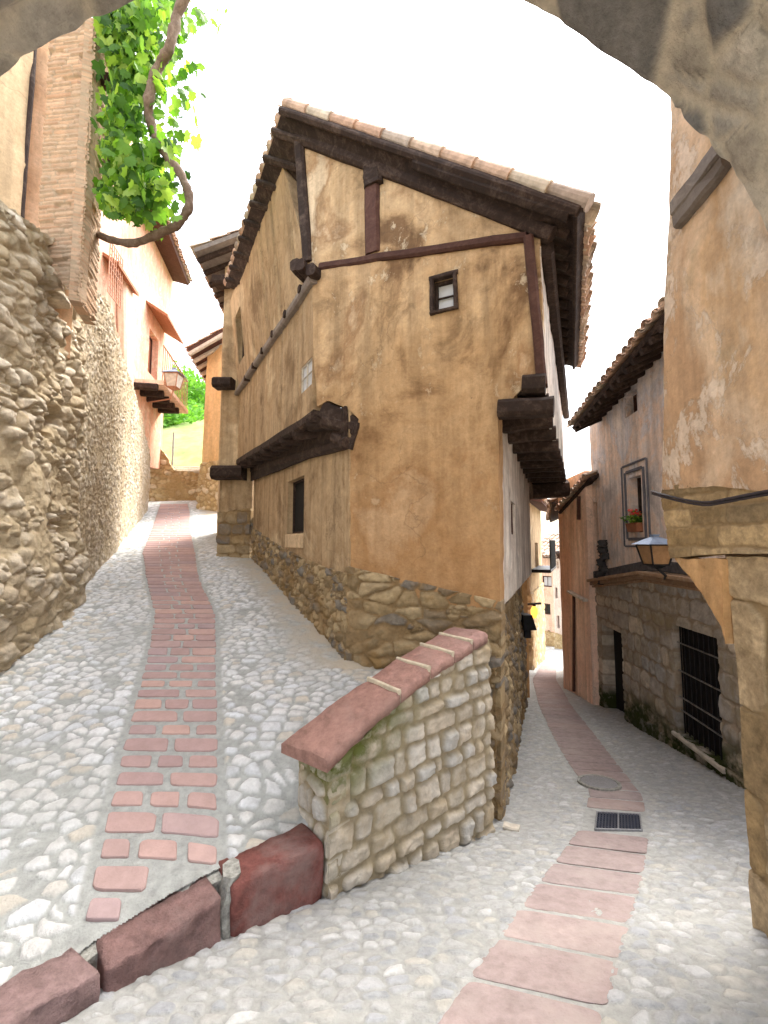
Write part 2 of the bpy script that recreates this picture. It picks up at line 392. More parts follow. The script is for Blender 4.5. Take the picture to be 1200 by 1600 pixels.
M['rubble'] = stonemat('rubble stone', [(.43, .35, .235), (.54, .45, .33), (.62, .54, .42), (.47, .38, .25), (.58, .50, .39), (.68, .60, .48)], (.50, .40, .26), patina=(.46, .35, .21), bst=1.0, var=.8)
M['rubble_far'] = stonemat('rubble stone fine', [(.30, .24, .16), (.44, .36, .25), (.5, .43, .33), (.36, .28, .18)], (.30, .22, .13), patina=(.27, .20, .11))
M['base'] = stonemat('golden base stone', [(.23, .165, .09), (.38, .28, .155), (.48, .37, .22), (.28, .205, .12), (.20, .18, .155)], (.30, .20, .10), patina=(.24, .135, .04), bst=.9)
M['wedge'] = stonemat('pale wall stone', [(.60, .54, .44), (.48, .41, .31), (.68, .63, .55), (.55, .46, .34), (.52, .50, .46)], (.38, .31, .20), moss=(.10, .12, .015), patina=(.45, .33, .18), bst=.9)
M['ashlar'] = stonemat('weathered ashlar', [(.40, .345, .28), (.54, .47, .38), (.64, .54, .42), (.45, .39, .33), (.40, .38, .36)], (.34, .27, .20), moss=(.035, .045, .01), patina=(.30, .225, .12), var=.75, bst=.8)
M['pier'] = stonemat('golden ashlar', [(.42, .29, .15), (.52, .38, .21), (.34, .23, .11), (.25, .18, .10), (.48, .36, .22)], (.34, .24, .13), patina=(.20, .14, .075), var=.95, sc=2.2)
M['arch'] = stonemat('arch stone', [(.46, .44, .42), (.52, .48, .43), (.15, .15, .16), (.52, .46, .38), (.18, .18, .19)], (.56, .50, .42), var=.85, sc=1.6, patina=(.25, .23, .21), bst=.8)
M['gold_rubble'] = stonemat('golden rubble', [(.52, .38, .2), (.62, .48, .30), (.45, .31, .15), (.68, .56, .40)], (.42, .29, .14), bst=.6)
M['brick'] = stonemat('thin brick', [(.50, .31, .19), (.58, .38, .25), (.42, .25, .15), (.52, .36, .24), (.45, .30, .2)], (.40, .31, .21), var=.5, bst=.5, patina=(.42, .33, .24))
M['cobL'] = stonemat('cobbles in mortar', [(.66, .65, .63), (.78, .78, .78), (.58, .60, .62), (.73, .72, .69), (.70, .72, .74), (.60, .55, .47)], (.41, .42, .40), moss=(.48, .42, .33), var=.5, bst=.8, sc=1.5)
M['cobR'] = stonemat('worn cobbles', [(.44, .44, .43), (.56, .56, .55), (.40, .41, .43), (.50, .48, .43), (.37, .38, .39)], (.42, .42, .40), var=.5, bst=.8, sc=1.5)
M['sett'] = stonemat('red sandstone setts', [(.38, .265, .245), (.44, .295, .265), (.36, .25, .24), (.48, .32, .275), (.37, .27, .265)], (.44, .43, .385), var=.3, bst=.35)
M['slab'] = stonemat('pink sandstone slabs', [(.32, .25, .24), (.36, .285, .27), (.30, .245, .24), (.35, .265, .245)], (.5, .5, .47), var=.5, bst=.5, sc=1.5, patina=(.40, .335, .31))
M['kerb'] = stonemat('red sandstone kerb', [(.25, .095, .08), (.27, .16, .145), (.33, .22, .21)], (.3, .3, .27), var=.85, bst=1.0, sc=1.8, patina=(.33, .24, .22))
M['cap'] = stonemat('red sandstone coping', [(.38, .215, .175), (.46, .265, .22), (.40, .24, .21)], (.6, .55, .45), var=.75, bst=1.0, sc=1.4, patina=(.40, .26, .22))
M['rock'] = stonemat('pale rock', [(.55, .45, .33), (.62, .52, .40), (.5, .41, .3)], (.42, .34, .25), bst=.6)
M['concgrey'] = simple('grey cement', (.30, .295, .265), .95, bst=.8, var=.5, sc=30)
M['capmortar'] = simple('pale mortar', (.55, .48, .36), .95)
M['wood'] = woodmat('old dark timber', [(.012, .008, .007), (.032, .019, .014), (.13, .09, .07)])
M['wood_red'] = woodmat('red brown timber', [(.035, .015, .011), (.075, .034, .025), (.14, .075, .055)])
M['wood_grey'] = woodmat('weathered grey timber', [(.10, .085, .075), (.19, .16, .14), (.30, .26, .23)])
M['tile'] = simple('clay roof tile', (.5, .3, .2), .9, var=.35, sc=9, attr=[(.42, .27, .19), (.50, .37, .27), (.38, .23, .17), (.50, .42, .32), (.33, .26, .21)], bst=.4)
M['glass'] = simple('dark glass', (.02, .02, .022), .15, spec=.5, var=.1)
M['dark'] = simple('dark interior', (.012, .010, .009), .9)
M['blind'] = simple('pale window blind', (.55, .56, .58), .6, var=.08, sc=3)
M['iron'] = simple('black iron', (.02, .02, .022), .5, .6)
M['silver'] = simple('grey metal bar', (.35, .34, .33), .45, .8)
M['lampglass'] = simple('amber lamp glass', (.30, .17, .08), .35, var=.3)
M['lamptop'] = simple('blue grey sheet metal', (.26, .33, .45), .4, .3)
M['copper'] = simple('copper lamp metal', (.40, .20, .12), .5, .5)
M['grate'] = simple('cast iron grate', (.045, .05, .07), .55, .5)
M['manhole'] = simple('worn cast iron cover', (.26, .26, .27), .5, .5, sc=60, bst=.5)
M['conc'] = simple('pale stone sill', (.5, .45, .38), .9)
M['terracotta'] = simple('terracotta', (.3, .12, .06), .8)
M['flower'] = simple('red petals', (.75, .07, .04), .6)
M['bark'] = woodmat('vine bark', [(.07, .045, .03), (.17, .115, .08), (.33, .26, .20)], 2)
M['cable'] = simple('black cable', (.03, .025, .03), .6)
M['earth'] = simple('dry grass slope', (.22, .28, .09), .95, var=.4, sc=1.5)
M['ground'] = simple('ground', (.3, .26, .18), .95, var=.4, sc=.4)
def leafmat(name, cols):
    m, n, b = nt(name, .55, .3)
    at_ = N(n, 'Attribute', _attribute_name='A'); sp = n.nodes.new('ShaderNodeSeparateXYZ'); lk(n, at_.outputs['Vector'], sp.inputs[0])
    c = ramp(n, sp.outputs[0], [((i+.5)/len(cols), q) for i, q in enumerate(cols)])
    lk(n, c, b.inputs['Base Color']); t = n.nodes.new('ShaderNodeBsdfTranslucent'); lk(n, mixc(n, 1., c, (1.0, 1.1, .45), 'MULTIPLY'), t.inputs[0])
    mx = n.nodes.new('ShaderNodeMixShader'); mx.inputs[0].default_value = .58; lk(n, b.outputs[0], mx.inputs[1]); lk(n, t.outputs[0], mx.inputs[2])
    lk(n, mx.outputs[0], n.nodes['Material Output'].inputs[0]); return m
M['leaf'] = leafmat('vine leaf', [(.04, .11, .015), (.09, .20, .025), (.15, .31, .04), (.23, .40, .06), (.34, .48, .10)])
M['treeleaf'] = leafmat('tree leaf', [(.10, .26, .03), (.16, .38, .05), (.24, .48, .08)])
m_, n_, b_ = nt('lit lamp', .5); b_.inputs['Emission Color'].default_value = (1, .32, .04, 1); b_.inputs['Emission Strength'].default_value = .6
b_.inputs['Base Color'].default_value = (.8, .4, .1, 1); M['lit'] = m_

# ------------------------------------------------------------------ streets
PFa, PFb = (-.36, 4.3), (.98, 3.7)                 # front face of the corner house in plan
PF = Plane(PFa, PFb)
dL = (-.571, 1.0); dR = (.412, 1.0)
kpx = [(85, 1600), (160, 1558), (358, 1468), (507, 1405), (640, 1352), (768, 1303)]
KL = [G(u, v, zR) for u, v in kpx]
k0 = KL[0]+(KL[0]-KL[1])*6
def spath(tab, f):
    Lp = [G(a, v, f) for a, b, v in tab]; Rp = [G(b, v, f) for a, b, v in tab]
    yl = [p.y for p in Lp]; yr = [p.y for p in Rp]
    o = np.argsort(yl); o2 = np.argsort(yr)
    return (np.array(yl)[o], np.array([p.x for p in Lp])[o]), (np.array(yr)[o2], np.array([p.x for p in Rp])[o2])
pathL = spath([(95, 215, 1550), (118, 345, 1470), (145, 346, 1360), (160, 345, 1285), (200, 343, 1130), (232, 339, 1010), (240, 338, 960), (228, 312, 905), (222, 305, 862), (236, 298, 828), (246, 297, 800), (251, 293, 786)], zL)
pathR = spath([(640, 880, 1700), (700, 918, 1600), (770, 950, 1500), (838, 985, 1400), (912, 1008, 1300), (925, 1000, 1240), (893, 968, 1200), (865, 930, 1150), (842, 890, 1100), (833, 868, 1062), (846, 868, 1040), (850, 866, 1025), (852, 866, 1018)], zR)
def pl_(P, y): return np.interp(y, P[0][0], P[0][1])
def pr_(P, y): return np.interp(y, P[1][0], P[1][1])
def fan(name, f, poly, path, mat, k0_, k1_, y0, y1, st, cx, cy, amp, fill, seed):
    ks = np.arange(k0_, k1_, st*1.0); ys = y0*np.exp(np.arange(0, math.log(y1/y0), st))
    K, Y = np.meshgrid(ks, ys); X = K*Y; ny, nx = X.shape
    P = dens(poly, .2, 0, 0)
    cX = (X[:-1, :-1]+X[1:, 1:])/2; cY = (Y[:-1, :-1]+Y[1:, 1:])/2
    m = inpoly(cX.ravel(), cY.ravel(), P)
    idx = np.arange(nx*ny).reshape(ny, nx)
    fc = np.stack([idx[:-1, :-1].ravel(), idx[:-1, 1:].ravel(), idx[1:, 1:].ravel(), idx[1:, :-1].ravel()], 1)[m]
    used, inv = np.unique(fc, return_inverse=True); fc = inv.reshape(fc.shape); X = X.ravel()[used]; Y = Y.ravel()[used]
    wx = X/cx+.5*fbm(X*5, Y*5, 3, seed+1); wy = Y/cy+.5*fbm(X*5+7, Y*5, 3, seed+2)
    f1, f2, i = worley(wx, wy, seed, .9); e = f2-f1
    i2 = (i*977.13) % 1.0
    thr = fill*(.35+.9*i2); s = sstep(thr, thr+.10, e+.22*fbm(X*28, Y*28, 3, seed))
    s = s*(i2 < .95)
    cov = sstep(-.22, .12, fbm(X*1.1, Y*1.1, 4, seed+5)+.1); s = s*(.45+.55*cov)
    if path is not None:
        a = pl_(path, Y); b = pr_(path, Y); inp = sstep(-.05, -.02, X-a)*sstep(.05, .02, X-b)
        inp = inp*(Y < path[0][0][-1]+.3)*(Y > path[0][0][0]-.3); s = s*(1-inp)
    dust = 0*X
    if name == 'upper_street':
        dh = ((-.36+dL[0]*(Y-4.3))-X)*.87; dh = np.where(Y < 4.1, .75*np.hypot(np.maximum(-.45-X, 0), 4.3-Y)+.25, -(-dh)*-1 if False else np.abs(dh))
        dust = sstep(.55, .05, dh+.35*fbm(X*2, Y*2, 4, 3)); s = s*(1-.92*dust)
    far = np.clip(1-(Y-6)/20, .3, 1)
    Zv = f(X, Y)+s*amp*(.6+.7*sstep(0, .7, e))*far+.018*fbm(X*1.7, Y*1.7, 4, seed+9)+.004*fbm(X*25, Y*25, 3, seed+6)
    o = mk(name, np.stack([X, Y, Zv], 1), fc, mat, None, np.stack([i, s, dust], 1), True)
    return tag(o, kind='structure')
LLo = lambda y, off: -.36+off+dL[0]*(y-4.3)
polyL = [(-9, -1.5), (k0.x, k0.y)]+[(p.x, p.y) for p in KL[:5]]+[(.75, 3.85), (.4, 4.2), (LLo(6, .2), 6), (LLo(9, .2), 9), (LLo(15, .2), 15), (-6, 20), (-14, 20)]
kd = (KL[3]-KL[0]).normalized(); polyL = [(x-kd.y*.17, y+kd.x*.17) if 0 < i < 8 else (x, y) for i, (x, y) in enumerate(polyL)]
polyR = [(k0.x-.05, k0.y+.05)]+[(p.x-.05, p.y+.08) for p in KL]+[(.7, 4.2), (1.15+.4*4.2-.3, 8.3), (3.0, 14), (4, 32), (16, 32), (14, 20), (9, 9), (6, -1.5), (k0.x, -1.5)]
fan('upper_street', zL, polyL, pathL, M['cobL'], -2.2, .35, .45, 18, .0042, .125, .085, .017, .21, 5)
fan('lower_street', zR, polyR, pathR, M['cobR'], -1.6, 2.2, .45, 32, .0045, .095, .062, .010, .22, 15)
gm = MB(); gm.add([(-900, -900, -9), (900, -900, -9), (900, 900, -9), (-900, 900, -9)], [(0, 1, 2, 3)])
tag(gm.obj('ground', M['ground']), kind='structure')

def setts(name, path, f, y0, y1, pitch, ncol, mat, lift, gap, skew=0, seed=1, skip=None, irr=.5, grow=0, clip=None):
    rnd = random.Random(seed); V = []; Fc = []; A = []
    y = y0; row = 0
    while y < y1:
        pt = pitch*(1+rnd.uniform(-.12, .12))*(1+grow*y)
        if skip and skip[0]-pt < y < skip[1]: y = skip[1]; continue
        nc = ncol[row % len(ncol)]; ws = [1+rnd.uniform(-.3, .3)*irr for _ in range(nc)]; t = sum(ws); acc = 0
        g = gap*(1+rnd.uniform(-.2, .5))*max(.45, min(1., 1.35-y*.13))
        for w in ws:
            q0 = acc/t; acc += w; q1 = acc/t
            n = 20; cid = rnd.random()
            ph = rnd.uniform(0, 6)
            def pos(q, r):
                yy = y+r*pt; a = float(pl_(path, yy)); b = float(pr_(path, yy)); x = a+(b-a)*q; return x, yy+skew*(q-.5)
            x0, _ = pos(q0, .5); x1, _ = pos(q1, .5); wx = max(.05, x1-x0)
            rings = []
            for (sc, h) in ((1, -.01), (1, lift*.5), (.965, lift*.92), (.85, lift)):
                rg = []
                for i in range(n):
                    th = 2*math.pi*i/n+.157; ex = .28 if irr > .3 else .18
                    cx = math.copysign(abs(math.cos(th))**ex, math.cos(th)); cy = math.copysign(abs(math.sin(th))**ex, math.sin(th))
                    k = 1+irr*.07*math.sin(3*th+ph)+irr*rnd.uniform(-.03, .03)
                    qq = (q0+q1)/2+(q1-q0)/2*cx*k*sc*(1-g/wx*.9); rr = .5+.5*cy*k*sc*(1-g/pt)
                    X, Yy = pos(qq, rr); rg.append((X, Yy, float(f(X, Yy))+h))
                rings.append(rg)
            if clip and not all(clip(p) for p in rings[0]): continue
            b0 = len(V)
            for rg in rings: V += rg
            A += [(cid, 1, 0)]*(n*4)
            for k in range(3):
                for i in range(n): j = (i+1) % n; Fc.append((b0+k*n+i, b0+k*n+j, b0+(k+1)*n+j, b0+(k+1)*n+i))
            Fc.append(tuple(b0+3*n+i for i in range(n)))
        y += pt; row += 1
    o = mk(name, V, Fc, mat, None, np.array(A)); tag(o, kind='structure'); return o
kl = np.array([(p.x, p.y) for p in [k0]+KL]); kl = kl[np.argsort(kl[:, 0])]
def okL(p): return p[1] > np.interp(p[0], kl[:, 0], kl[:, 1])+.20
setts('brick_path', pathL, zL, 1.45, 13.6, .155, [2, 3], M['sett'], .011, .042, seed=4, clip=okL)
gr0 = G(965, 1300, zR).y; gr1 = G(965, 1270, zR).y
setts('slab_path', pathR, zR, gr0-.05-.27*9, gr0-.05, .27, [1], M['slab'], .006, .020, skew=-.17, seed=8, irr=.22)
setts('slab_path', pathR, zR, gr1+.06, 26, .24, [1], M['slab'], .006, .018, skew=-.12, seed=9, irr=.22)

# ------------------------------------------------------------------ kerb stones
def kerb(px0, px1, tpx0, tpx1, depth, label, seed, bev=.03):
    b0, b1 = G(*px0, zR), G(*px1, zR)
    t0 = at(tpx0[0], tpx0[1], b0.y); t1 = at(tpx1[0], tpx1[1], b1.y)
    d = Vector((b1.x-b0.x, b1.y-b0.y, 0)).normalized(); n = Vector((-d.y, d.x, 0))
    nx, ny = 40, 20; V = []; A = []
    prof = []
    for k in range(9): prof.append((0, k/8*1.0))
    prof = [(0, -.15), (0, .1), (0, .3), (0, .5), (0, .8), (.0, .93), (.05, .985), (.15, 1.0), (.5, 1.01), (1.0, 1.02), (1.0, .5), (1.0, -.2)]
    for i in range(nx+1):
        s = i/nx; B = b0.lerp(b1, s); T = t0.lerp(t1, s); hh = T.z-B.z
        e = min(1, min(s, 1-s)/.03+.55) if bev else 1
        for (a, h) in prof:
            f = float(fbm(np.array([s*5+seed]), np.array([a*2+h*3.]), 4, seed))
            P = Vector((B.x, B.y, B.z))+n*(depth*a+.04*f+(1-e)*.03*(1 if a < .5 else -1)); P.z = B.z+hh*h-(1-e)*.03*(h > .8)+.02*f
            V.append(P); A.append(({1: .1, 2: .5, 3: .88}[seed]+random.random()*.08, 1, 0))
    m = len(prof); Fc = [(i*m+k, (i+1)*m+k, (i+1)*m+k+1, i*m+k+1) for i in range(nx) for k in range(m-1)]
    Fc += [tuple(range(m))[::1], tuple(nx*m+k for k in range(m))[::-1]]
    o = mk('kerb_stone', [tuple(p) for p in V], Fc, M['kerb'], None, np.array(A), [True]*(nx*(m-1))+[False]*2)
    tag(o, label, 'kerb stone', 'red kerb stones between the two streets'); return o
kerb((362, 1466), (506, 1405), (362, 1388), (506, 1314), .20, 'tall deep red kerb block butting against the end of the low stone wall', 1)
kerb((163, 1558), (346, 1473), (163, 1516), (350, 1400), .19, 'long chipped purple red kerb stone in the middle, next to the tall block', 2)
kerb((-60, 1700), (157, 1562), (-60, 1640), (156, 1516), .2, 'lowest kerb stone, sunken and smooth, at the bottom left corner', 3)
mb = MB()
a0 = G(340, 1476, zR); a1 = G(358, 1468, zR)
c = (a0+a1)/2; mb.beam(c+Vector((-.01, .075, -.1)), c+Vector((-.01, .085, .235)), .075, .14, up=(-.4, .9, 0), jit=.012, seg=8, ch=.35)
tag(mb.obj('mortar_joint', M['concgrey']), 'lump of pale mortar filling the gap between two red kerb stones', 'mortar')

mb = MB(); q0_ = k0; nn_ = Vector((-kd.y, kd.x, 0))
pl2 = [k0, KL[0], KL[1], KL[2], KL[3]]
for a_, b_ in zip(pl2[:-1], pl2[1:]):
    for j in range(4):
        A_ = a_.lerp(b_, j/4); B_ = a_.lerp(b_, (j+1)/4)
        def zt_(p, o): q = p+nn_*o; return (q.x, q.y, float(zL(q.x, q.y))-.016)
        lo_ = [(A_+nn_*.12), (B_+nn_*.12), (B_+nn_*.3), (A_+nn_*.3)]
        mb.prism([(p.x, p.y, -1.0) for p in lo_], [zt_(A_, .12), zt_(B_, .12), zt_(B_, .3), zt_(A_, .3)])
tag(mb.obj('mortar_bed', M['concgrey']), kind='structure')

# ------------------------------------------------------------------ low wedge wall
wl = thing('low_wall', 'low rubble stone wall with red sandstone coping, mossy, in front of the corner house', 'wall', G(510, 1405, zR))
W0 = G(512, 1405, zR); W1 = G(764, 1303, zR); PW = Plane((W0.x, W0.y), (W1.x+.02, W1.y+.02))
tp = [PW.px(500, 1205), PW.px(592, 1122), PW.px(665, 1062), PW.px(748, 1003)]
s1 = PW.px(764, 1303)[0]
frontpoly = [(0, W0.z-.3), (s1+.05, W1.z-.3), (s1+.05, tp[3][1]), tp[2], tp[1], (0, tp[0][1])]
def wedgefn(S, Z):
    h, i, m, ms = ashlar(.135, .165, .045, 9, .035, .032, rnd=.9)(S, Z)
    top = np.interp(S, [0, tp[1][0], tp[2][0], s1], [tp[0][1], tp[1][1], tp[2][1], tp[3][1]])
    ms = sstep(.45, .05, top-Z)*sstep(.9, .2, S)*.9
    return h, i, m, ms
sheet('wall_face', PW, frontpoly, M['wedge'], wl, .011, wedgefn, .2, .008, seed=4)
E1 = (W0.x, W0.y); E0 = (E1[0]-.21, E1[1]+.235)
PE = Plane(E0, E1)
sheet('wall_end', PE, [(0, W0.z-.1), (PE.L, W0.z-.3), (PE.L, tp[0][1]), (0, tp[0][1])], M['wedge'], wl, .011, lambda S, Z: (ashlar(.13, .14, .03, 19, .015, .02)(S, Z)[:3]+(sstep(.2, .0, tp[0][1]-Z),)), .15, .006, seed=5)
PB = Plane((E0[0], E0[1]), (W1.x-.17, W1.y+.28), True)
sheet('wall_back', PB, [(0, -.2), (PB.L, 0), (PB.L, tp[3][1]), (PB.L*.68, tp[2][1]), (PB.L*.4, tp[1][1]), (0, tp[0][1])], M['wedge'], wl, .03, ashlar(.12, .16, .02, 29), .05)
# coping slabs: five stones stepping up the wall
kx = [0, .36, .55, .72, .87, 1.0]
topz = lambda s: float(np.interp(s, [0, tp[1][0], tp[2][0], s1], [tp[0][1], tp[1][1], tp[2][1], tp[3][1]]))
for k in range(5):
    a, b = kx[k]*s1, kx[k+1]*s1-.012
    V = []; A = []; n1, n2 = 26, 10; dn = Vector(PW.n); dt = Vector(PW.t)
    w0_ = .29; ov = .03
    def cp(s, q, top):
        z = topz(s)+(.075 if top else 0)
        base = PW.p(s, z, ov)-dn*(q*(w0_+ov*2))
        if k == 0: base += dt*(-.03-.10*q)*(1-(s-a)/(b-a))
        r = float(fbm(np.array([s*14.]), np.array([q*6.]), 4, k))*.026
        base.z += r; return base
    for i in range(n1+1):
        s = a+(b-a)*i/n1
        rows = [(0, 0), (0, .7), (.06, 1), (.3, 1), (.6, 1), (.94, 1), (1, .7), (1, 0)]
        for q, h in rows:
            lo, hi = cp(s, q, False), cp(s, q, True); P = lo.lerp(hi, h)
            e = min(1, min(i, n1-i)/1.5)
            P.z -= (1-e)*.010*(h > .9); V.append(tuple(P)); A.append((.2+.15*k, 1, 0))
    m = 8; Fc = [(i*m+j, (i+1)*m+j, (i+1)*m+j+1, i*m+j+1) for i in range(n1) for j in range(m-1)]
    Fc += [(i*m+m-1, (i+1)*m+m-1, (i+1)*m, i*m) for i in range(n1)]
    Fc += [tuple(range(m)), tuple(n1*m+j for j in range(m))[::-1]]
    mk('coping_stone', V, Fc, M['cap'], wl, np.array(A), [True]*(n1*m)+[False]*2)
    if k < 4:
        mb = MB(); P0 = PW.p(b+.006, topz(b)+.045, ov-.008); P1 = P0-dn*(w0_+ov*2-.016); mb.beam(P0, P1, .024, .085, jit=.002); mb.obj('mortar_joint', M['capmortar'], wl)

# ------------------------------------------------------------------ roofs
def tiles(parent, P00, P10, P11, P01, pitch=.2, r=.085, tl=.35, name='tiles', mat=None, th=.03, label=None):
    """barrel tiles: P00-P10 is the high edge, P01-P11 the low edge; columns run high to low"""
    P00, P10, P11, P01 = map(Vector, (P00, P10, P11, P01)); mb = MB()
    n = max(2, int((P10-P00).length/pitch)); up = (P10-P00).cross(P01-P00).normalized()
    if up.z < 0: up = -up
    for i in range(n):
        for kind in (0, 1):
            t = (i+.5+(0 if kind else .5))/n
            if t > 1: continue
            A = P00.lerp(P10, t); B = P01.lerp(P11, t); L = (B-A).length; d = (B-A)/L; sd = d.cross(up).normalized()
            m = max(1, round(L/tl)); step = L/m
            for k in range(m):
                a = A+d*(k*step-.02); b = A+d*((k+1)*step+.04+random.uniform(-.02, .02)); off = .012+random.uniform(-.006, .006)
                rr = r*random.uniform(.93, 1.07); sgn = 1 if kind else -1; lift = (.035 if kind else .06)
                vs = []; q = 7
                for (P, e, R) in ((a, 0, rr*.9), (b, off+.02, rr*1.05)):
                    for R2 in (R, R-.014):
                        for j in range(q):
                            an = math.pi*j/(q-1); vs.append(P+sd*math.cos(an)*R2+up*(sgn*math.sin(an)*R2*.75+lift+e+(0 if kind else .0)))
                fs = []
                for j in range(q-1):
                    fs += [(j, j+1, 2*q+j+1, 2*q+j), (q+j+1, q+j, 3*q+j, 3*q+j+1), (2*q+j, 2*q+j+1, 3*q+j+1, 3*q+j), (j+1, j, q+j, q+j+1)]
                fs += [(0, 2*q, 3*q, q), (q-1, 2*q-1, 4*q-1, 3*q-1)]
                mb.add(vs, fs, random.random())
    return mb.obj(name, mat or M['tile'], parent, label)
def slab(parent, pts, th, mat, name):
    pts = [Vector(p) for p in pts]; n = (pts[1]-pts[0]).cross(pts[2]-pts[0]).normalized()
    if n.z < 0: n = -n
    mb = MB(); mb.prism([p-n*th for p in pts], pts); return mb.obj(name, mat, parent)

def beamon(parent, pl, a, b, w, d, mat, proud=.03, name='beam', jit=.004, label=None):
    """timber lying on a wall plane between two pixels measured on that plane"""
    A = pl.pp(*a); B = pl.pp(*b); n = Vector(pl.n); A += n*(proud-d/2); B += n*(proud-d/2)
    mb = MB(); mb.beam(A, B, w, d, up=n, jit=jit, seg=10); return mb.obj(name, mat, parent, label)
def window(parent, pl, r, fw=.035, rec=.07, pane='glass', mull=(1, 1), fmat='wood', name='window', proud=.0, sill=False, lintel=False, label=None, fd=.04):
    s0, z0, s1, z1 = r; n = Vector(pl.n); mb = MB()
    H = -rec
    def bar(a, b, c, d, h=H, t=fd):
        mb.beam(pl.p(a, b, h), pl.p(c, d, h), fw, t, up=n, jit=.001, seg=2)
    e = fw/2
    bar(s0+e, z0, s0+e, z1); bar(s1-e, z0, s1-e, z1); bar(s0+fw+.001, z0+e, s1-fw-.001, z0+e, H+.001); bar(s0+fw+.001, z1-e, s1-fw-.001, z1-e, H+.001)
    fr = mb.obj(name, M[fmat], parent, label)
    g = MB(); 
    q = [pl.p(a, b, H-.012) for a, b in ((s0+e, z0+e), (s1-e, z0+e), (s1-e, z1-e), (s0+e, z1-e))]
    q2 = [p-n*.012 for p in q]; g.prism(q2, q); g.obj('pane', M[pane], fr)
    if mull != (1, 1):
        k = MB()
        for i in range(1, mull[0]): s = s0+(s1-s0)*i/mull[0]; k.beam(pl.p(s, z0+fw, H+.003), pl.p(s, z1-fw, H+.003), fw*.5, .02, up=n, jit=.0005, seg=2)
        for i in range(1, mull[1]): z = z0+(z1-z0)*i/mull[1]; k.beam(pl.p(s0+fw, z, H+.006), pl.p(s1-fw, z, H+.006), fw*.5, .02, up=n, jit=.0005, seg=2)
        k.obj('glazing_bar', M[fmat], fr)
    if sill:
        k = MB(); k.beam(pl.p(s0-.04, z0-.02, .01), pl.p(s1+.04, z0-.02, .01), .14, .04, jit=.001, seg=3); k.obj('sill', M['conc'], fr)
    return fr

# ------------------------------------------------------------------ corner house
hA = Vector((PFa[0], PFa[1], .4))
ho = thing('corner_house', 'leaning ochre plaster corner house with dark timbers and tiled roof between the two streets', 'house', hA)
# left face planes: ground storey and jettied upper storey
A2s, A2z = PF.px(490, 430); A2 = PF.p(A2s, 0)
PLo = Plane(PFa, (PFa[0]+dL[0]*4.4, PFa[1]+4.4)); PLu = Plane((A2.x, A2.y), (A2.x+dL[0]*4.4, A2.y+4.4))
Ds = PF.px(850, 600)[0]; D0 = PF.p(Ds, 0); PRu = Plane((D0.x, D0.y), XY(886, 8.5)); PRo = Plane(PFb, (PFb[0]+dR[0]*4.8, PFb[1]+4.8))
JLz = PF.px(500, 640)[1]; JRz = PF.px(777, 628)[1]
wr = PF.rect(677, 434, 711, 485)
fp = [PF.px(*p) for p in [(468, 205), (660, 262), (842, 350), (852, 600), (822, 602), (800, 626), (778, 628), (779, 700), (781, 955), (716, 946), (640, 932), (560, 908), (547, 892), (547, 705), (560, 655), (545, 640), (512, 626), (496, 636), (490, 560), (489, 445), (478, 400)]]
sheet('front_wall', PF, fp, M['house'], ho, .02, lambda S, Z: (.05*fbm(S*1.1, Z*1.1, 3, 2)+.009*fbm(S*7, Z*7, 4, 5)-.05*sstep(2.2, 1.2, Z)*0, 0*S, 0*S, 0*S), .25, .012, holes=[rpoly(wr)])
window(ho, PF, wr, .03, .07, 'blind', (1, 2), 'wood', label='small square window with pale blind', fd=.05)
mb = MB(); x0, y0, x1, y1 = wr; e = .012
for a, b, c, d, w in ((x0-e, y0-.02, x0-e, y1+.02, .055), (x1+e, y0-.02, x1+e, y1+.02, .055), (x0-.035, y1+.018, x1+.035, y1+.018, .06), (x0-.03, y0-.012, x1+.03, y0-.012, .04)):
    mb.beam(PF.p(a, b, .0), PF.p(c, d, .0), w*.7, .07, up=PF.n, jit=.003, seg=5)
mb.obj('window_surround', M['wood'], ho)
sb = [PF.px(*p) for p in [(543, 885), (783, 940), (784, 1330), (543, 1330)]]
sheet('stone_base', PF, sb, M['base'], ho, .013, lambda S, Z: (lambda r: (r[0]+.0, r[1], r[2], r[3]))(rubble(.24, .13, .05, 33, .05, .15, rough=1.9)(S, Z)), .2, .01)
# timbers of the gable
beamon(ho, PF, (468, 222), (480, 412), .12, .12, M['wood'], .05, 'corner_post')
beamon(ho, PF, (582, 268), (584, 396), .17, .12, M['wood_red'], .035, 'king_post')
beamon(ho, PF, (583, 258), (585, 292), .21, .14, M['wood'], .06, 'post_head')
beamon(ho, PF, (500, 418), (600, 402), .085, .12, M['wood_red'], .035, 'tie_beam')
beamon(ho, PF, (598, 403), (822, 372), .085, .12, M['wood_red'], .04, 'tie_beam')
beamon(ho, PF, (826, 372), (846, 604), .085, .13, M['wood_red'], .05, 'corner_post')
beamon(ho, PF, (468, 218), (862, 368), .13, .14, M['wood'], .06, 'verge_beam')
# protruding beam ends at the left upper corner
mb = MB()
for (u, v, dz, l) in ((482, 428, .0, .28), (497, 430, -.01, .22), (470, 424, .02, .2)):
    P = PF.pp(u, v); n = Vector(PF.n); mb.beam(P-n*.2, P+n*l*.6, .12, .13, jit=.008, seg=3)
mb.obj('beam_end', M['wood'], ho)
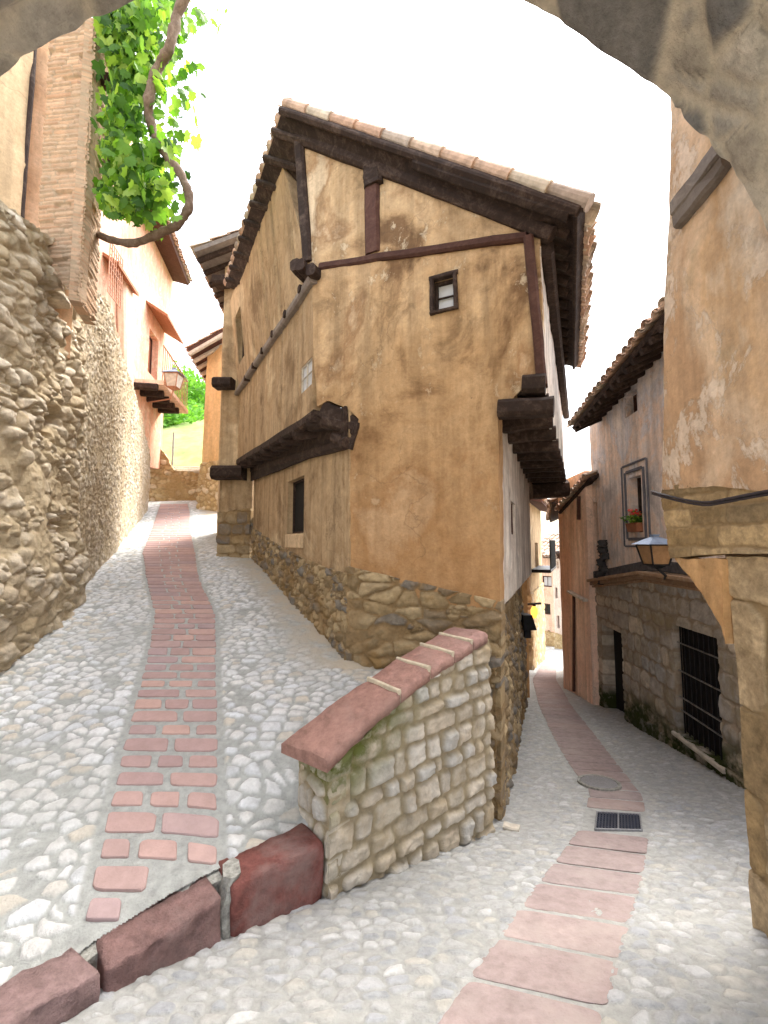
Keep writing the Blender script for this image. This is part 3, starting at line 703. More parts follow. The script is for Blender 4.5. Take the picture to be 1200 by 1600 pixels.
# left upper storeys
lp = [PLu.px(*p) for p in [(484, 432), (470, 225), (462, 225)]]
sE, zE = PLu.px(372, 410); sEnd = 4.3
ztop = PF.px(456, 190)[1]-.10
slitr = PLu.rect(379, 492, 387, 562)
BZ = PLu.px(486, 446)[1]; BZ2 = BZ+.06
sEnd = PLu.px(366, 500)[0]; sLo = 4.3
pu = [(0.0, BZ), (sEnd, BZ2), (sEnd, ztop-.02), (PLu.px(464, 214)[0], ztop-.02)]
def seams(S, Z):
    h, a, b, c = plast(S, Z); g = 0*S
    for k in (.55, 1.25, 1.9, 2.7, 3.4): g = g+np.exp(-((S-k-.03*fbm(Z*3, Z*0, 2, 4))/.018)**2)
    return h+.01*fbm(S*20, Z*.7, 3, 8)-.03*np.minimum(g, 1), a, b, c
sheet('left_upper_wall', PLu, pu, M['house_side'], ho, .022, lambda S, Z: (lambda q: (q[0]+.20*np.clip((Z-BZ)/(ztop-BZ), 0, 1),)+tuple(q[1:]))(seams(S, Z)), .2, .004, holes=[rpoly(slitr)])
window(ho, PLu, slitr, .03, .02, 'dark', (1, 1), 'wood', label='narrow dark slit window')
sp2 = PLu.px(496, 640)
pr2 = PLu.rect(470, 566, 487, 608)
pm = [(0.0, sp2[1]), (sEnd, sp2[1]+.22), (sEnd, BZ2+.02), (0.0, BZ+.02)]
sheet('left_middle_wall', PLu, pm, M['house_side'], ho, .022, seams, .2, .006, holes=[rpoly(pr2)], seed=6)
window(ho, PLu, pr2, .012, .02, 'blind', (2, 2), 'conc', label='small bricked up window with pale panes', fd=.02)
mb = MB(); mb.beam(PLu.p(-.05, BZ+.0, .02), PLu.p(sEnd, BZ2, .02), .10, .12, up=PLu.n, jit=.006, seg=14); mb.obj('left_rail_beam', M['wood_grey'], ho)
mb = MB()
for k in range(6):
    s = .25+k*.6; P = PLu.p(s, BZ+.02, .04); mb = MB(); mb.beam(P-Vector(PLu.n)*.1, P+Vector(PLu.n)*.05, .085, .085, jit=.004, seg=2); mb.obj('joist_end', M['wood'], ho)
# left jetty: sill beam, joists, soffit
mb = MB(); mb.beam(PLu.p(-.02, sp2[1]-.02, -.04), PLu.p(sEnd, sp2[1]+.2, -.04), .13, .11, up=PLu.n, jit=.007, seg=12); mb.obj('jetty_sill', M['wood'], ho)
sj, zj = PLo.px(545, 700)
mb = MB(); mb.beam(PLo.p(0, zj+.05, .02), PLo.p(sEnd, sp2[1]-.12+.2, .02), .12, .12, up=PLo.n, jit=.005, seg=12); mb.obj('wall_plate', M['wood'], ho)
for k in range(8):
    s = .12+k*.52; zz = JLz-.12+s*.045
    A_ = PLo.p(s, zz, -.15); B_ = PLu.p(s+.02, zz, -.02)
    mb = MB(); mb.beam(A_, B_, .15, .15, jit=.008, seg=4); mb.obj('joist', M['wood'], ho)
slab(ho, [PLo.p(-.2, JLz-.01, -.2), PLu.p(-.0, JLz-.01, -.02), PLu.p(sEnd, JLz+.18, -.02), PLo.p(sEnd, JLz+.18, -.2)], .04, M['wood'], 'soffit')
mb = MB(); mb.beam(PF.pp(556, 668, -.05), PF.pp(500, 640, -.03), .10, .2, jit=.006); mb.beam(PF.pp(558, 660, -.08), PF.pp(546, 702, -.08), .06, .2, up=PF.n, jit=.006); mb.obj('jetty_bracket', M['wood'], ho)
mb = MB()
for q in range(3):
    zq = zj+.12+q*(JLz-zj-.1)/3; mb.beam(PLo.p(.01, zq, .035), PLo.p(sLo, zq+.17, .035), (JLz-zj)/3+.01, .04, up=PLo.n, jit=.004, seg=10)
mb.obj('jetty_shade_board', M['wood'], ho)  # dark boards over the plaster band, standing in for shade under the jetty
for (a_, b_, w_) in (((502, 657), (557, 668), .13), ((516, 683), (550, 690), .10)):
    mb = MB(); mb.beam(PF.pp(*a_, -.10), PF.pp(*b_, -.10), w_, .2, up=PF.n, jit=.006, seg=5); mb.obj('jetty_end_board', M['wood'], ho)
# left lower storey
wr2 = PLo.rect(449, 748, 475, 833)
zb = [PLo.px(*p) for p in [(547, 905), (500, 888), (445, 862), (388, 822)]]
po = [(0, JLz-.03)]+[(0, zb[0][1])]+zb[1:]+[(sLo, zb[3][1]+.1), (sLo, JLz+.12)]
sheet('left_lower_wall', PLo, po, M['house_side'], ho, .022, None, .2, .012, holes=[rpoly(wr2)])
window(ho, PLo, wr2, .03, .1, 'dark', (1, 1), 'wood', label='tall dark ground floor window')
mb = MB(); mb.beam(PLo.p(wr2[0], wr2[1]-.11, -.0), PLo.p(wr2[2], wr2[1]-.11, -.0), .19, .05, up=PLo.n, jit=.002); mb.obj('window_sill', M['cream_wall'], ho)
sheet('left_stone_base', PLo, [(-.0, -.3), (sLo, .6), (sLo, zb[3][1]+.14)]+[(a, b+.04) for a, b in zb[::-1]]+[(0, zb[0][1]+.04)], M['base'], ho, .016, rubble(.13, .10, .04, 44, .03, .15, rough=1.5), .2, .012)
# right faces
zRs = PF.px(781, 958)[1]
wr3 = PRo.rect(798, 785, 805, 835)
sRend = 5.0
sheet('right_lower_wall', PRo, [(.045, zRs), (sRend, zRs+.02), (sRend, JRz+.05), (.045, JRz+.05)], M['house_pale'], ho, .025, None, .03, .012, holes=[rpoly(wr3)])
window(ho, PRo, wr3, .03, .05, 'dark', (1, 1), 'wood_red', label='narrow brown window in pale side wall')
def rbase(S, Z):
    h, i, m, ms = rubble(.16, .12, .045, 55, .05, .15, rough=1.5)(S, Z); return h-.06+.05*sstep(.9, -.8, Z), i, m, ms
PRb = Plane(PFb, (PFb[0]+.375*4.8, PFb[1]+4.8))
sheet('right_stone_base', PRb, [(-.02, -1.2), (sRend, -2), (sRend, zRs+.05), (-.02, zRs+.05)], M['base'], ho, .016, rbase, .03, .01)
zru = PF.px(846, 380)[1]
sheet('right_upper_wall', PRu, [(.03, JRz+.02), (PRu.L, JRz-.05), (PRu.L, zru+.0), (.03, zru)], M['house_pale'], ho, .025, lambda S, Z: (plast(S, Z)[0]+.03*fbm(S*6, Z*.5, 2, 7),)+plast(S, Z)[1:], .03, .006)
for k in range(9):
    s = .13+k*.57; A_ = PRo.p(s*.97, JRz-.03, -.03); B_ = PRu.p(s, JRz-.03, .03)
    mb = MB(); mb.beam(A_, B_, .15, .15, jit=.008, seg=4, a=.9); mb.obj('joist', M['wood'], ho)
slab(ho, [PRo.p(-.0, JRz+.07, -.2), PRu.p(.02, JRz+.07, -.02), PRu.p(PRu.L, JRz+.05, -.02), PRo.p(sRend, JRz+.05, -.2)], .03, M['wood'], 'soffit')
mb = MB(); P = PF.pp(833, 603, -.02); mb.beam(PF.pp(817, 603, .02), PF.pp(853, 600, .02), .14, .16, jit=.008, seg=3); mb.beam(PF.pp(780, 641, .03), PF.pp(866, 636, .03), .17, .15, jit=.006, seg=5, a=.2); mb.obj('jetty_bracket', M['wood'], ho)
# roof
LE0 = PF.pp(456, 190, .16); RE0 = PF.pp(910, 346, .16)
RE1 = at(886, 600, 7.2); RE1.z = RE0.z
dv = (Vector((dL[0], 1, 0))); LE1 = LE0+dv*3.3
RE1 = RE0+Vector((.44, 1, 0))*3.0
rf = slab(ho, [LE0, RE0, RE1, LE1], .05, M['wood'], 'roof')
rs_v = (RE0-LE0).normalized(); tiles(rf, LE0-rs_v*.06, LE1-rs_v*.06, RE1+rs_v*.02, RE0+rs_v*.02, .19, .088, .36)
up = (LE1-LE0).cross(RE0-LE0).normalized(); up = up if up.z > 0 else -up
mb = MB(); n = 16
for k in range(n):
    a = LE0.lerp(LE1, k/n)+up*.10; b = LE0.lerp(LE1, (k+1.12)/n)+up*.12; mb.tube([a-dv*.03, b], .1, 10, random.random(), rs=[.085, .11])
mb.obj('ridge_tiles', M['tile'], rf)
mb = MB(); nv = 10; fo = Vector(PF.n)*.05
for k in range(nv):
    a = LE0.lerp(RE0+rs_v*.0, k/nv)+up*.065+fo; b = LE0.lerp(RE0+rs_v*.0, (k+1.1)/nv)+up*.05+fo; mb.tube([a, b], .1, 12, random.random(), rs=[.052, .068])
mb.obj('verge_tiles', M['tile'], rf)
mb = MB()
for k in range(9):
    t = (k+.5)/9; mb.beam(LE0.lerp(LE1, .02+t*.96)-up*.085+(RE0-LE0)*.012, LE0.lerp(LE1, .02+t*.96).lerp(RE0.lerp(RE1, .02+t*.96), .3)-up*.085, .08, .07, up=up, jit=.004)
mb.obj('rafter', M['wood'], rf)
for k in range(14):
    t = (k+.3)/14; A_ = RE0.lerp(RE1, t)-up*.10; B_ = LE0.lerp(LE1, t)-up*.10
    mb = MB(); mb.beam(A_+(B_-A_)*.015, A_.lerp(B_, .45), .09, .11, up=up, jit=.004); mb.obj('rafter', M['wood'], rf)
mb = MB(); mb.beam(LE0-up*.06+(RE0-LE0)*.01, RE0-up*.06, .07, .09, up=up, jit=.004, seg=12); mb.obj('barge_board', M['wood'], rf)
mb = MB(); mb.beam(RE0-up*.06, RE1-up*.06, .04, .12, up=up, jit=.003, seg=12); mb.obj('fascia', M['wood'], rf)
mb = MB(); mb.beam(PRu.p(.06, zru-.02, .05), PRu.p(PRu.L, zru-.02, .05), .12, .12, jit=.004, seg=10); mb.obj('eaves_plate', M['wood'], ho)

# ------------------------------------------------------------------ left rubble wall
def chain(pts):              # curved vertical surface through plan points
    pts = np.array(pts); n = 60
    seg = np.linalg.norm(np.diff(pts, axis=0), axis=1); cum = np.concatenate([[0], np.cumsum(seg)])
    class Cv: pass
    c = Cv(); c.L = cum[-1]
    def ev(S):
        x = 0; y = 0
        for k in (-.25, -.12, 0, .12, .25): x = x+np.interp(S+k, cum, pts[:, 0])/5; y = y+np.interp(S+k, cum, pts[:, 1])/5
        return x, y
    def w(S, Z, H=0):
        S = np.asarray(S, float); Z = np.asarray(Z, float); H = np.asarray(H, float)+0*S
        x, y = ev(S); x2, y2 = ev(S+.05); dx, dy = x2-x, y2-y; l = np.hypot(dx, dy)+1e-9
        return np.stack([x+dy/l*H, y-dx/l*H, Z], 1)
    c.w = w; c.rev = False; c.cum = cum; return c
lw = chain([(-3.5, 1.0), (-3.72, 4.1), (-4.36, 6.0), (-7.0, 12.5)])
def lwfn(S, Z):
    c1 = lw.cum[2]
    a = rubble(.25, .15, .055, 61, .15, .16, rnd=.9, rough=2.2)(S, Z); b = rubble(.10, .11, .022, 71, .05, .17, rough=1.6)(S, Z)
    t = sstep(c1-.3, c1+.1, S+.1*fbm(Z*3, Z, 2, 3))
    big = .18*fbm(S*.9+3, Z*.9, 3, 77)
    hole = sstep(.17, .30, fbm(S*1.5+8, Z*2.2, 4, 78))*(1-t)
    return (a[0]*(1-t)+b[0]*t+big*(1-.6*t)-.22*hole+.15*sstep(1.6, .3, Z-.2*S)*(1-t), np.where(t > .5, b[1], a[1]), np.where(t > .5, b[2], a[2]), 0*S)
tz = lambda u, v, Y: at(u, v, Y).z
top = [(0, 4.9), (lw.cum[1]-.1, tz(0, 325, 4.0)), (lw.cum[1]+.9, tz(70, 380, 4.8)), (lw.cum[2]-.2, 5.35), (lw.cum[2]+1.08, 5.8), (lw.cum[2]+2.8, 5.34), (lw.cum[2]+5.3, 4.9), (lw.cum[3], tz(235, 712, 12.5))]
print('walltop', top)
wo = sheet('retaining_wall', lw, [(0, -.3), (lw.cum[1], 0), (lw.cum[2], .5), (lw.cum[3], 2.2)]+top[::-1], M['rubble'], None, .0175, lwfn, .5, .05, seed=12)
tag(wo, 'high bulging rubble stone wall along the left side of the uphill street', 'wall')

# ------------------------------------------------------------------ house above wall, brick pillar
bp = thing('brick_pillar', 'tall pillar of thin bricks rising from the left rubble wall', 'pillar', at(100, 420, 4.6))
q0, q1 = XY(64, 4.68, 300), XY(133, 4.62, 300); q2 = XY(158, 5.15, 300)
Pq = Plane(q0, q1); Pq2 = Plane(q1, q2)
def brickfn(seed):
    def f(S, Z):
        Z2 = Z+.02*fbm(S*2, Z*1.1, 2, 5); e, i = courses(S, Z2, .052, .26, seed, .006); m = sstep(.002, .011, e)
        gap = (h2(np.floor(Z2/.052), np.floor(S/.2), 3) > .93)
        return (.016*m*(.5+i)+.02*fbm(S*2, Z*2, 3, 6)-.03*gap, i, m, 0*S)
    return f
zt = 7.9
zpb = Pq.px(66, 395)[1]; zpc = Pq.px(133, 470)[1]
sheet('pillar_front', Pq, [(0, zpb), (Pq.L, zpc), (Pq.L, zt), (0, zt)], M['brick'], bp, .013, brickfn(4), .1, .01)
sheet('pillar_side', Pq2, [(0, zpc), (Pq2.L, zpc), (Pq2.L, zt), (0, zt)], M['brick'], bp, .013, brickfn(5), .1, .008)
mb = MB(); P = at(160, 125, 4.9); mb.beam(P-Vector((.3, 0, 0)), P+Vector((.12, 0, -.02)), .12, .17, jit=.005); mb.obj('beam_end', M['wood_red'], bp)
lh = thing('cream_house', 'cream and umber plastered house wall behind the brick pillar above the rubble wall', 'house', at(20, 340, 4.9))
Pa = Plane(XY(-260, 3.6, 200), XY(44, 4.85, 200)); Pb = Plane(XY(40, 4.95, 200), XY(130, 5.3, 200))
sheet('wall', Pa, [(0, 4), (Pa.L, 4), (Pa.L, 8.4), (0, 8.4)], M['cream_wall'], lh, .04, None, .2)
sheet('side_wall', Pb, [(-.1, 4), (Pb.L, 4), (Pb.L, 8.4), (-.1, 8.4)], M['umber'], lh, .04, None, .2)
mb = MB(); mb.tube([at(54, 60, 4.9), at(50, 130, 4.86), at(40, 240, 4.86), at(33, 345, 4.86)], .03, 8); mb.obj('drain_pipe', M['wood'], lh)

# ------------------------------------------------------------------ stone arch overhead
Ya = 1.7
class Arch: pass
ar = Arch(); acx, acz = XY(497, Ya)[0], at(500, 648, Ya).z; R0 = 762/660*Ya
def arw(S, Z, H=0):      # S = angle*R0, Z = depth along y
    S = np.asarray(S, float); Z = np.asarray(Z, float); H = np.asarray(H, float)+0*S; th = S/R0
    R = R0-H; e = 1+.035*np.clip(np.cos(th), 0, 1)**2
    return np.stack([acx-np.cos(th)*R*e, Z, acz+np.sin(th)*R], 1)
ar.w = arw; ar.rev = False
def archfn(S, Z):
    r = rubble(.46, .34, .022, 83, .03, .2)(S, Z)
    return (r[0]-.10+.03*fbm(S*3, Z*3, 4, 90), r[1], r[2], r[3])
Lr = math.pi*R0
ao = thing('stone_arch', 'rough grey stone archway overhead framing the view', 'arch', (acx, 1.2, 0))
sheet('arch_soffit', ar, [(-.02, -.9), (Lr+.02, -.9), (Lr+.02, Ya), (-.02, Ya)], M['arch'], ao, .019, archfn, 0, .014, seed=31)
mb = MB(); n = 40
for k in range(n):
    t0, t1 = math.pi*k/n, math.pi*(k+1)/n
    def ap(t, R, y): return (acx-math.cos(t)*R, y, acz+math.sin(t)*R)
    o0 = (ap(t0, R0*1.4, 0)[0], 5.2); o1 = (ap(t1, R0*1.4, 0)[0], 5.2)
    lo = [ap(t0, R0*1.085, -.9), ap(t1, R0*1.085, -.9), (o1[0], -.9, o1[1]), (o0[0], -.9, o0[1])]
    mb.prism(lo, [(x, Ya-.05, z) for x, y, z in lo], .4)
mb.obj('arch_light_block', M['arch'], ao)  # unseen mass above and behind the arch, added to block light from behind
for sx in (-1, 1):
    xo = acx+sx*R0*1.05
    Pp = Plane((xo, -.9), (xo, Ya)); 
    sheet('arch_jamb', Pp, [(0, -.6), (2.6, -.6), (2.6, acz+.02), (0, acz+.02)], M['arch'], ao, .03, ashlar(.32, .5, .02, 88), .8)

# ------------------------------------------------------------------ orange building on the right (beside arch)
oh = thing('orange_house', 'orange plastered building with exposed golden stone corner at the right edge', 'house', (2.2, 2.0, -.2))
xw = 1.76; PO = Plane((xw, 1.0), (xw, 4.0))
zz = lambda u, v: PO.px(u, v)
tO = [zz(*p) for p in [(1055, 190), (1043, 480), (1040, 765), (1035, 778)]]
sO = max(t[0] for t in tO)
crs = [zz(*p) for p in [(1034, 775), (1046, 830), (1060, 880)]]
brk = [zz(*p) for p in [(1060, 880), (1092, 915), (1112, 958), (1134, 990), (1137, 1045)]]
pst = [zz(*p) for p in [(1141, 1045), (1150, 1240), (1158, 1380), (1168, 1500)]]
yoff = 1.0
up_ = [(-.1, 7.0), (zz(1057, 100)[0], 7.0), zz(1055, 190), zz(1043, 480), zz(1040, 765), zz(1120, 760), zz(1200, 768), (-.1, zz(1200, 768)[1])]
sheet('upper_wall', PO, up_, M['orange'], oh, .014, lambda S, Z: (.02+.02*fbm(S*4, Z*2, 4, 3), 0*S, 0*S, 0*S), .06, .012, seed=7)
st_ = [(-.1, zz(1200, 760)[1]), zz(1041, 760), zz(1034, 776), zz(1044, 830), zz(1052, 872), zz(1132, 866), zz(1200, 862), (-.1, zz(1200, 862)[1])]
sheet('stone_courses', PO, st_, M['pier'], oh, .008, ashlar(.10, .34, .014, 93, .03, .012), .12, .01, seed=8)
br_ = [zz(1052, 872), zz(1064, 884), zz(1085, 905), zz(1110, 948), zz(1128, 980), zz(1134, 1012), zz(1128, 872), ]
sheet('broken_plaster', PO, br_, M['orange_low'], oh, .008, lambda S, Z: (.005+.02*fbm(S*9, Z*9, 4, 3), 0*S, 0*S, 0*S), .10, .022, seed=9)
pi_ = [(-.1, -1.0), (zz(1172, 1540)[0], -1.0), zz(1166, 1480), zz(1158, 1380), zz(1150, 1240), zz(1141, 1046), zz(1126, 870), (-.1, zz(1200, 862)[1]), ]
sheet('corner_pier', PO, pi_, M['pier'], oh, .009, lambda S, Z: (lambda q: (q[0]-.05, q[1], q[2], q[3]))(ashlar(.42, .34, .022, 95, .02, .01)(S, Z)), .5, .008, seed=10)
mb = MB(); z0 = -1.2; Yc = 1+zz(1141, 1045)[0]-.12; zc = zz(1060, 880)[1]; Yu = 1+zz(1052, 300)[0]-.1
mb.prism([(xw+.15, 1.7, z0), (2.9, 1.7, z0), (2.9, Yc+.3, z0), (xw+.15, Yc, z0)], [(xw+.15, 1.7, zc-.3), (2.9, 1.7, zc-.3), (2.9, Yc+.3, zc-.3), (xw+.15, Yc, zc-.3)])
mb.prism([(xw+.15, 1.7, zc-.3), (2.9, 1.7, zc-.3), (2.9, Yu, zc-.3), (xw+.15, Yc, zc-.3)], [(xw+.15, 1.7, zc), (2.9, 1.7, zc), (2.9, Yu, zc), (xw+.15, Yu, zc)])
mb.prism([(xw+.1, 1.7, zc), (2.9, 1.7, zc), (2.9, Yu, zc), (xw+.1, Yu, zc)], [(xw+.1, 1.7, 6.8), (2.9, 1.7, 6.8), (2.9, Yu, 6.8), (xw+.1, Yu, 6.8)])
mb.obj('inner_wall', M['orange'], oh)
mb = MB(); mb.beam(PO.pp(1068, 348, .03), PO.pp(1150, 250, .05), .07, .1, jit=.006); mb.beam(PO.pp(1066, 325, .05), PO.pp(1150, 226, .06), .05, .1, jit=.006); mb.obj('lintel_beam', M['wood_grey'], oh)
mb = MB(); pts = []
for k in range(13):
    t = k/12; u = 1036+164*t; v = 768+18*math.sin(min(1, t*1.6)*math.pi*.5)-14*max(0, t-.55)/.45*1.0; pts.append(PO.pp(u, v, .07))
pts.append(PO.p(.4, pts[-1].z+.02, .08)); mb.tube(pts, .008, 6); mb.tube([p+Vector((0, 0, -.014)) for p in pts], .006, 6)
tag(mb.obj('cable', M['cable']), 'dark sagging cable pinned across the orange building', 'cable')

# ------------------------------------------------------------------ grey painted house
gh = thing('grey_house', 'faded grey painted house with ashlar ground floor, moulded cornice and deep eaves', 'house', (3.8, 6, -1.2))
g0 = (3.45, 3.0); gd = (.107, 1.0); PG = Plane(g0, (g0[0]+gd[0]*5.14, g0[1]+5.14))
gE = PG.px(926, 800)[0]
zc0 = PG.px(1013, 903)[1]
wb = PG.rect(1056, 983, 1125, 1165); wb = (wb[0], PG.px(1092, 1167)[1], wb[2], PG.px(1088, 987)[1])
dr = PG.rect(943, 985, 975, 1115); dr = (dr[0], -1.5, dr[2], PG.px(962, 985)[1])
def gmoss(S, Z):
    h, i, m, ms = ashlar(.24, .30, .03, 101, .02, .018)(S, Z); gz = zR(0, 3.0+S*.994)
    return h, i, m, sstep(.62, .18, Z-gz+.35*fbm(S*4, Z*4, 3, 5))
sheet('ashlar_wall', PG, [(-.3, -1.3), (gE, -1.9), (gE, PG.px(926, 915)[1]), PG.px(1013, 905), (-.3, PG.px(1110, 925)[1])], M['ashlar'], gh, .017, gmoss, .22, .01, holes=[rpoly(wb), rpoly(dr)])
w1 = PG.rect(984, 745, 1003, 830); w2 = PG.rect(923, 785, 934, 850); w3 = PG.rect(976, 612, 996, 648)
w1 = (w1[0], PG.px(992, 832)[1], w1[2], PG.px(994, 744)[1])
ztG = PG.px(1035, 535)[1]
sheet('painted_wall', PG, [(-.3, PG.px(1110, 905)[1]), PG.px(1013, 897), (gE, PG.px(926, 905)[1]), (gE, PG.px(926, 655)[1]), (-.3, ztG+.15)], M['greypaint'], gh, .022, None, .2, .005, holes=[rpoly(w1), rpoly(w2), rpoly(w3)])
fw_ = window(gh, PG, w1, .04, .14, 'glass', (1, 2), 'wood', label='tall window with a flower box inside a grey painted border')
window(gh, PG, w2, .04, .12, 'dark', (1, 1), 'wood', label='narrow dark upper window')
window(gh, PG, w3, .03, .15, 'dark', (1, 1), 'wood_red', label='small window right under the eaves')
mb = MB()
for off, ww in ((.10, .045), (.21, .03)):
    a, b, c, d = w1[0]-off, w1[1]-off, w1[2]+off, w1[3]+off
    for p in ((a, b, a, d), (c, b, c, d), (a+ww, d, c-ww, d), (a+ww, b, c-ww, b)): mb.beam(PG.p(p[0], p[1], .012), PG.p(p[2], p[3], .012), ww, .02, up=PG.n, jit=.001, seg=3)
mb.obj('window_border', simple('blue grey paint', (.13, .13, .15), .9), gh)
# barred window
nb = MB(); s0, z0, s1_, z1 = wb
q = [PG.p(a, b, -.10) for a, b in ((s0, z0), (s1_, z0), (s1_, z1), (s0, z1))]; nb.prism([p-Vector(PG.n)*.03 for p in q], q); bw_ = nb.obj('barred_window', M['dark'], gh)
for k in range(9):
    s = s0+(s1_-s0)*(k+.5)/9; b_m = MB(); b_m.tube([PG.p(s, z0, -.06), PG.p(s, z1, -.06)], .010, 6); b_m.obj('upright_bar', M['iron'], bw_)
for t in (.20, .32, .57, .83):
    z = z0+(z1-z0)*t; b_m = MB(); b_m.beam(PG.p(s0, z, -.045), PG.p(s1_, z, -.045), .022, .012, jit=.001); b_m.obj('cross_bar', M['silver'], bw_)
b_m = MB(); b_m.beam(PG.p(s0-.05, z0-.03, .0), PG.p(s1_+.05, z0-.03, .0), .12, .05, jit=.003); b_m.obj('sill', M['conc'], bw_)
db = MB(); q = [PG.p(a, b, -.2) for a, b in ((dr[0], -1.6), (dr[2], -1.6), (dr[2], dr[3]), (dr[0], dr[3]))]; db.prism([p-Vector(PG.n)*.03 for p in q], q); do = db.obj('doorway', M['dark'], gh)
db = MB(); zs = PG.px(963, 1128)[1]; db.beam(PG.p(dr[0], zs-.02, .0), PG.p(dr[2], zs-.02, .0), .25, .12, jit=.002); db.obj('threshold', M['conc'], do)
# cornice
mb = MB(); cpt = [PG.p(-.3, PG.px(1110, 915)[1], 0), PG.pp(1013, 901), PG.p(gE, PG.px(926, 911)[1], 0)]
n = Vector(PG.n)
for (hh, ww, pr, a) in ((.055, .05, .16, .9), (.0, .06, .11, .3), (-.055, .035, .07, .9)):
    for i in range(2): mb.beam(cpt[i]+n*pr/2+Vector((0, 0, hh)), cpt[i+1]+n*pr/2+Vector((0, 0, hh)), pr, ww, jit=.001, seg=6, a=a, ch=.12)
mb.obj('cornice', woodmat('painted cornice', [(.20, .12, .07), (.33, .21, .13), (.52, .40, .30)]), gh)
mb = MB(); 
for i in range(2): mb.beam(cpt[i]+n*.02+Vector((0, 0, .16)), cpt[i+1]+n*.02+Vector((0, 0, .16)), .03, .14, jit=.003, seg=6)
mb.obj('dark_band', simple('dark weathered band', (.09, .085, .09), .95, var=.5), gh)
# eaves
eo0 = at(1052, 470, 4.3); eo1 = at(893, 668, 7.6); eo2 = PG.p(gE+.1, PG.px(926, 650)[1]+.05, -.2); eo3 = PG.p(-.2, ztG+.42, -.2)
e_up = Vector((1.6, 0, .75)); 
rg = slab(gh, [eo0-Vector((0, 0, .0)), eo1, eo1+e_up, eo0+e_up], .06, M['wood'], 'roof')
tiles(rg, eo0+e_up, eo1+e_up, eo1, eo0, .17, .075, .35)
mb = MB(); eu = e_up.normalized()
for k in range(15):
    A_ = eo0.lerp(eo1, (k+.5)/15); mb.beam(A_+eu*.03+Vector((0, 0, -.11)), A_+e_up*.6+Vector((0, 0, -.11)), .07, .09, jit=.003)
mb.obj('rafter', M['wood'], rg)
mb = MB(); mb.box((5.25, 5.7, 1.2), (.95, 2.5, 2.9), -.1); mb.obj('inner_wall', M['greypaint'], gh)
# carved stone
mb = MB(); 
for k in range(7):
    P = PG.pp(948-.8*k*.3, 848+k*10, .05+.03*(k % 2)); mb.beam(P+Vector((0, 0, .05)), P-Vector((0, 0, .06)), .17+.04*(k % 3), .14, up=PG.n, jit=.02, seg=4, ch=.4)
tag(mb.obj('carved_stone', simple('black carved stone', (.045, .042, .042), .9, var=.5, bst=.7)), 'black carved stone ornament on the grey house above the cornice', 'ornament')
# flower box
P = PG.p((w1[0]+w1[2])/2, w1[1]+.06, -.02); fb = thing('flower_box', 'small flower box of red geraniums on the grey house window', 'flower box', P)
mb = MB(); mb.prism([PG.p(w1[0]+.05, w1[1]+.01, -.07), PG.p(w1[2]-.05, w1[1]+.01, -.07), PG.p(w1[2]-.05, w1[1]+.01, .07), PG.p(w1[0]+.05, w1[1]+.01, .07)], [PG.p(w1[0]+.02, w1[1]+.14, -.08), PG.p(w1[2]-.02, w1[1]+.14, -.08), PG.p(w1[2]-.02, w1[1]+.14, .09), PG.p(w1[0]+.02, w1[1]+.14, .09)]); mb.obj('box', M['terracotta'], fb)
def blobs(center, ext, n, size, name, mat, parent):
    V = []; Fc = []; A = []
    for _ in range(n):
        c = Vector(center)+Vector((random.gauss(0, ext[0]), random.gauss(0, ext[1]), random.gauss(0, ext[2])))
        a = Vector((random.gauss(0, 1), random.gauss(0, 1), random.gauss(0, 1))).normalized(); b = a.orthogonal().normalized(); s = size*random.uniform(.6, 1.3)
        k = len(V); V += [tuple(c+a*s), tuple(c+b*s*.7), tuple(c-a*s), tuple(c-b*s*.7)]; Fc.append((k, k+1, k+2, k+3)); A += [(random.random(), 0, 0)]*4
    return mk(name, V, Fc, mat, parent, np.array(A))
blobs(P+Vector((0, 0, .14)), (.09, .09, .05), 260, .03, 'foliage', M['leaf'], fb); 
for k in range(7): blobs(P+Vector((random.uniform(-.08, .05), random.uniform(-.12, .12), .2+random.uniform(-.03, .08))), (.022, .022, .018), 22, .022, 'blossom', M['flower'], fb)

# ------------------------------------------------------------------ lanterns
def lantern(name, label, base, w, h, top, glass, frame, arm=None, cat='lantern', parts=True):
    """base: centre of the bottom of the glass body"""
    t = thing(name, label, cat, base, 'street lanterns on the house walls'); B = Vector(base)
    def ring(r, z): return [B+Vector((x*r, y*r, z)) for x, y in ((-1, -1), (1, -1), (1, 1), (-1, 1))]
    g = MB(); g.prism(ring(w*.30, 0), ring(w*.46, h)); g.obj('lamp_glass', glass, t)
    fr = MB()
    for a, b in zip(ring(w*.32, 0), ring(w*.48, h)): fr.beam(a, b, w*.06, w*.06, up=(1, 0, 0), jit=0, seg=1)
    for z, r in ((0, .32), (h, .48)):
        q = ring(w*r, z)
        for i in range(4): fr.beam(q[i], q[(i+1) % 4], w*.05, w*.05, jit=0, seg=1)
    fr.prism(ring(w*.12, -h*.18), ring(w*.30, -.002)); fr.obj('lamp_frame', frame, t)
    tp_ = MB(); tp_.prism(ring(w*.62, h*1.04), ring(w*.12, h*1.42)); tp_.prism(ring(w*.1, h*1.43), ring(w*.14, h*1.55)); tp_.obj('lamp_cap', top, t)
    if arm:
        am = MB(); am.tube([B+Vector((0, 0, -h*.15))]+[Vector(p) for p in arm], w*.05, 6); am.obj('bracket', frame, t)
    return t
Pb_ = at(1025, 882, 4.6); lantern('wall_lantern', 'black lantern with blue grey cap and amber glass above the stone cornice', Pb_, .27, .21, M['lamptop'], M['lampglass'], M['iron'], [Pb_+Vector((.1, 0, -.12)), PG.pp(1040, 905, .02)])
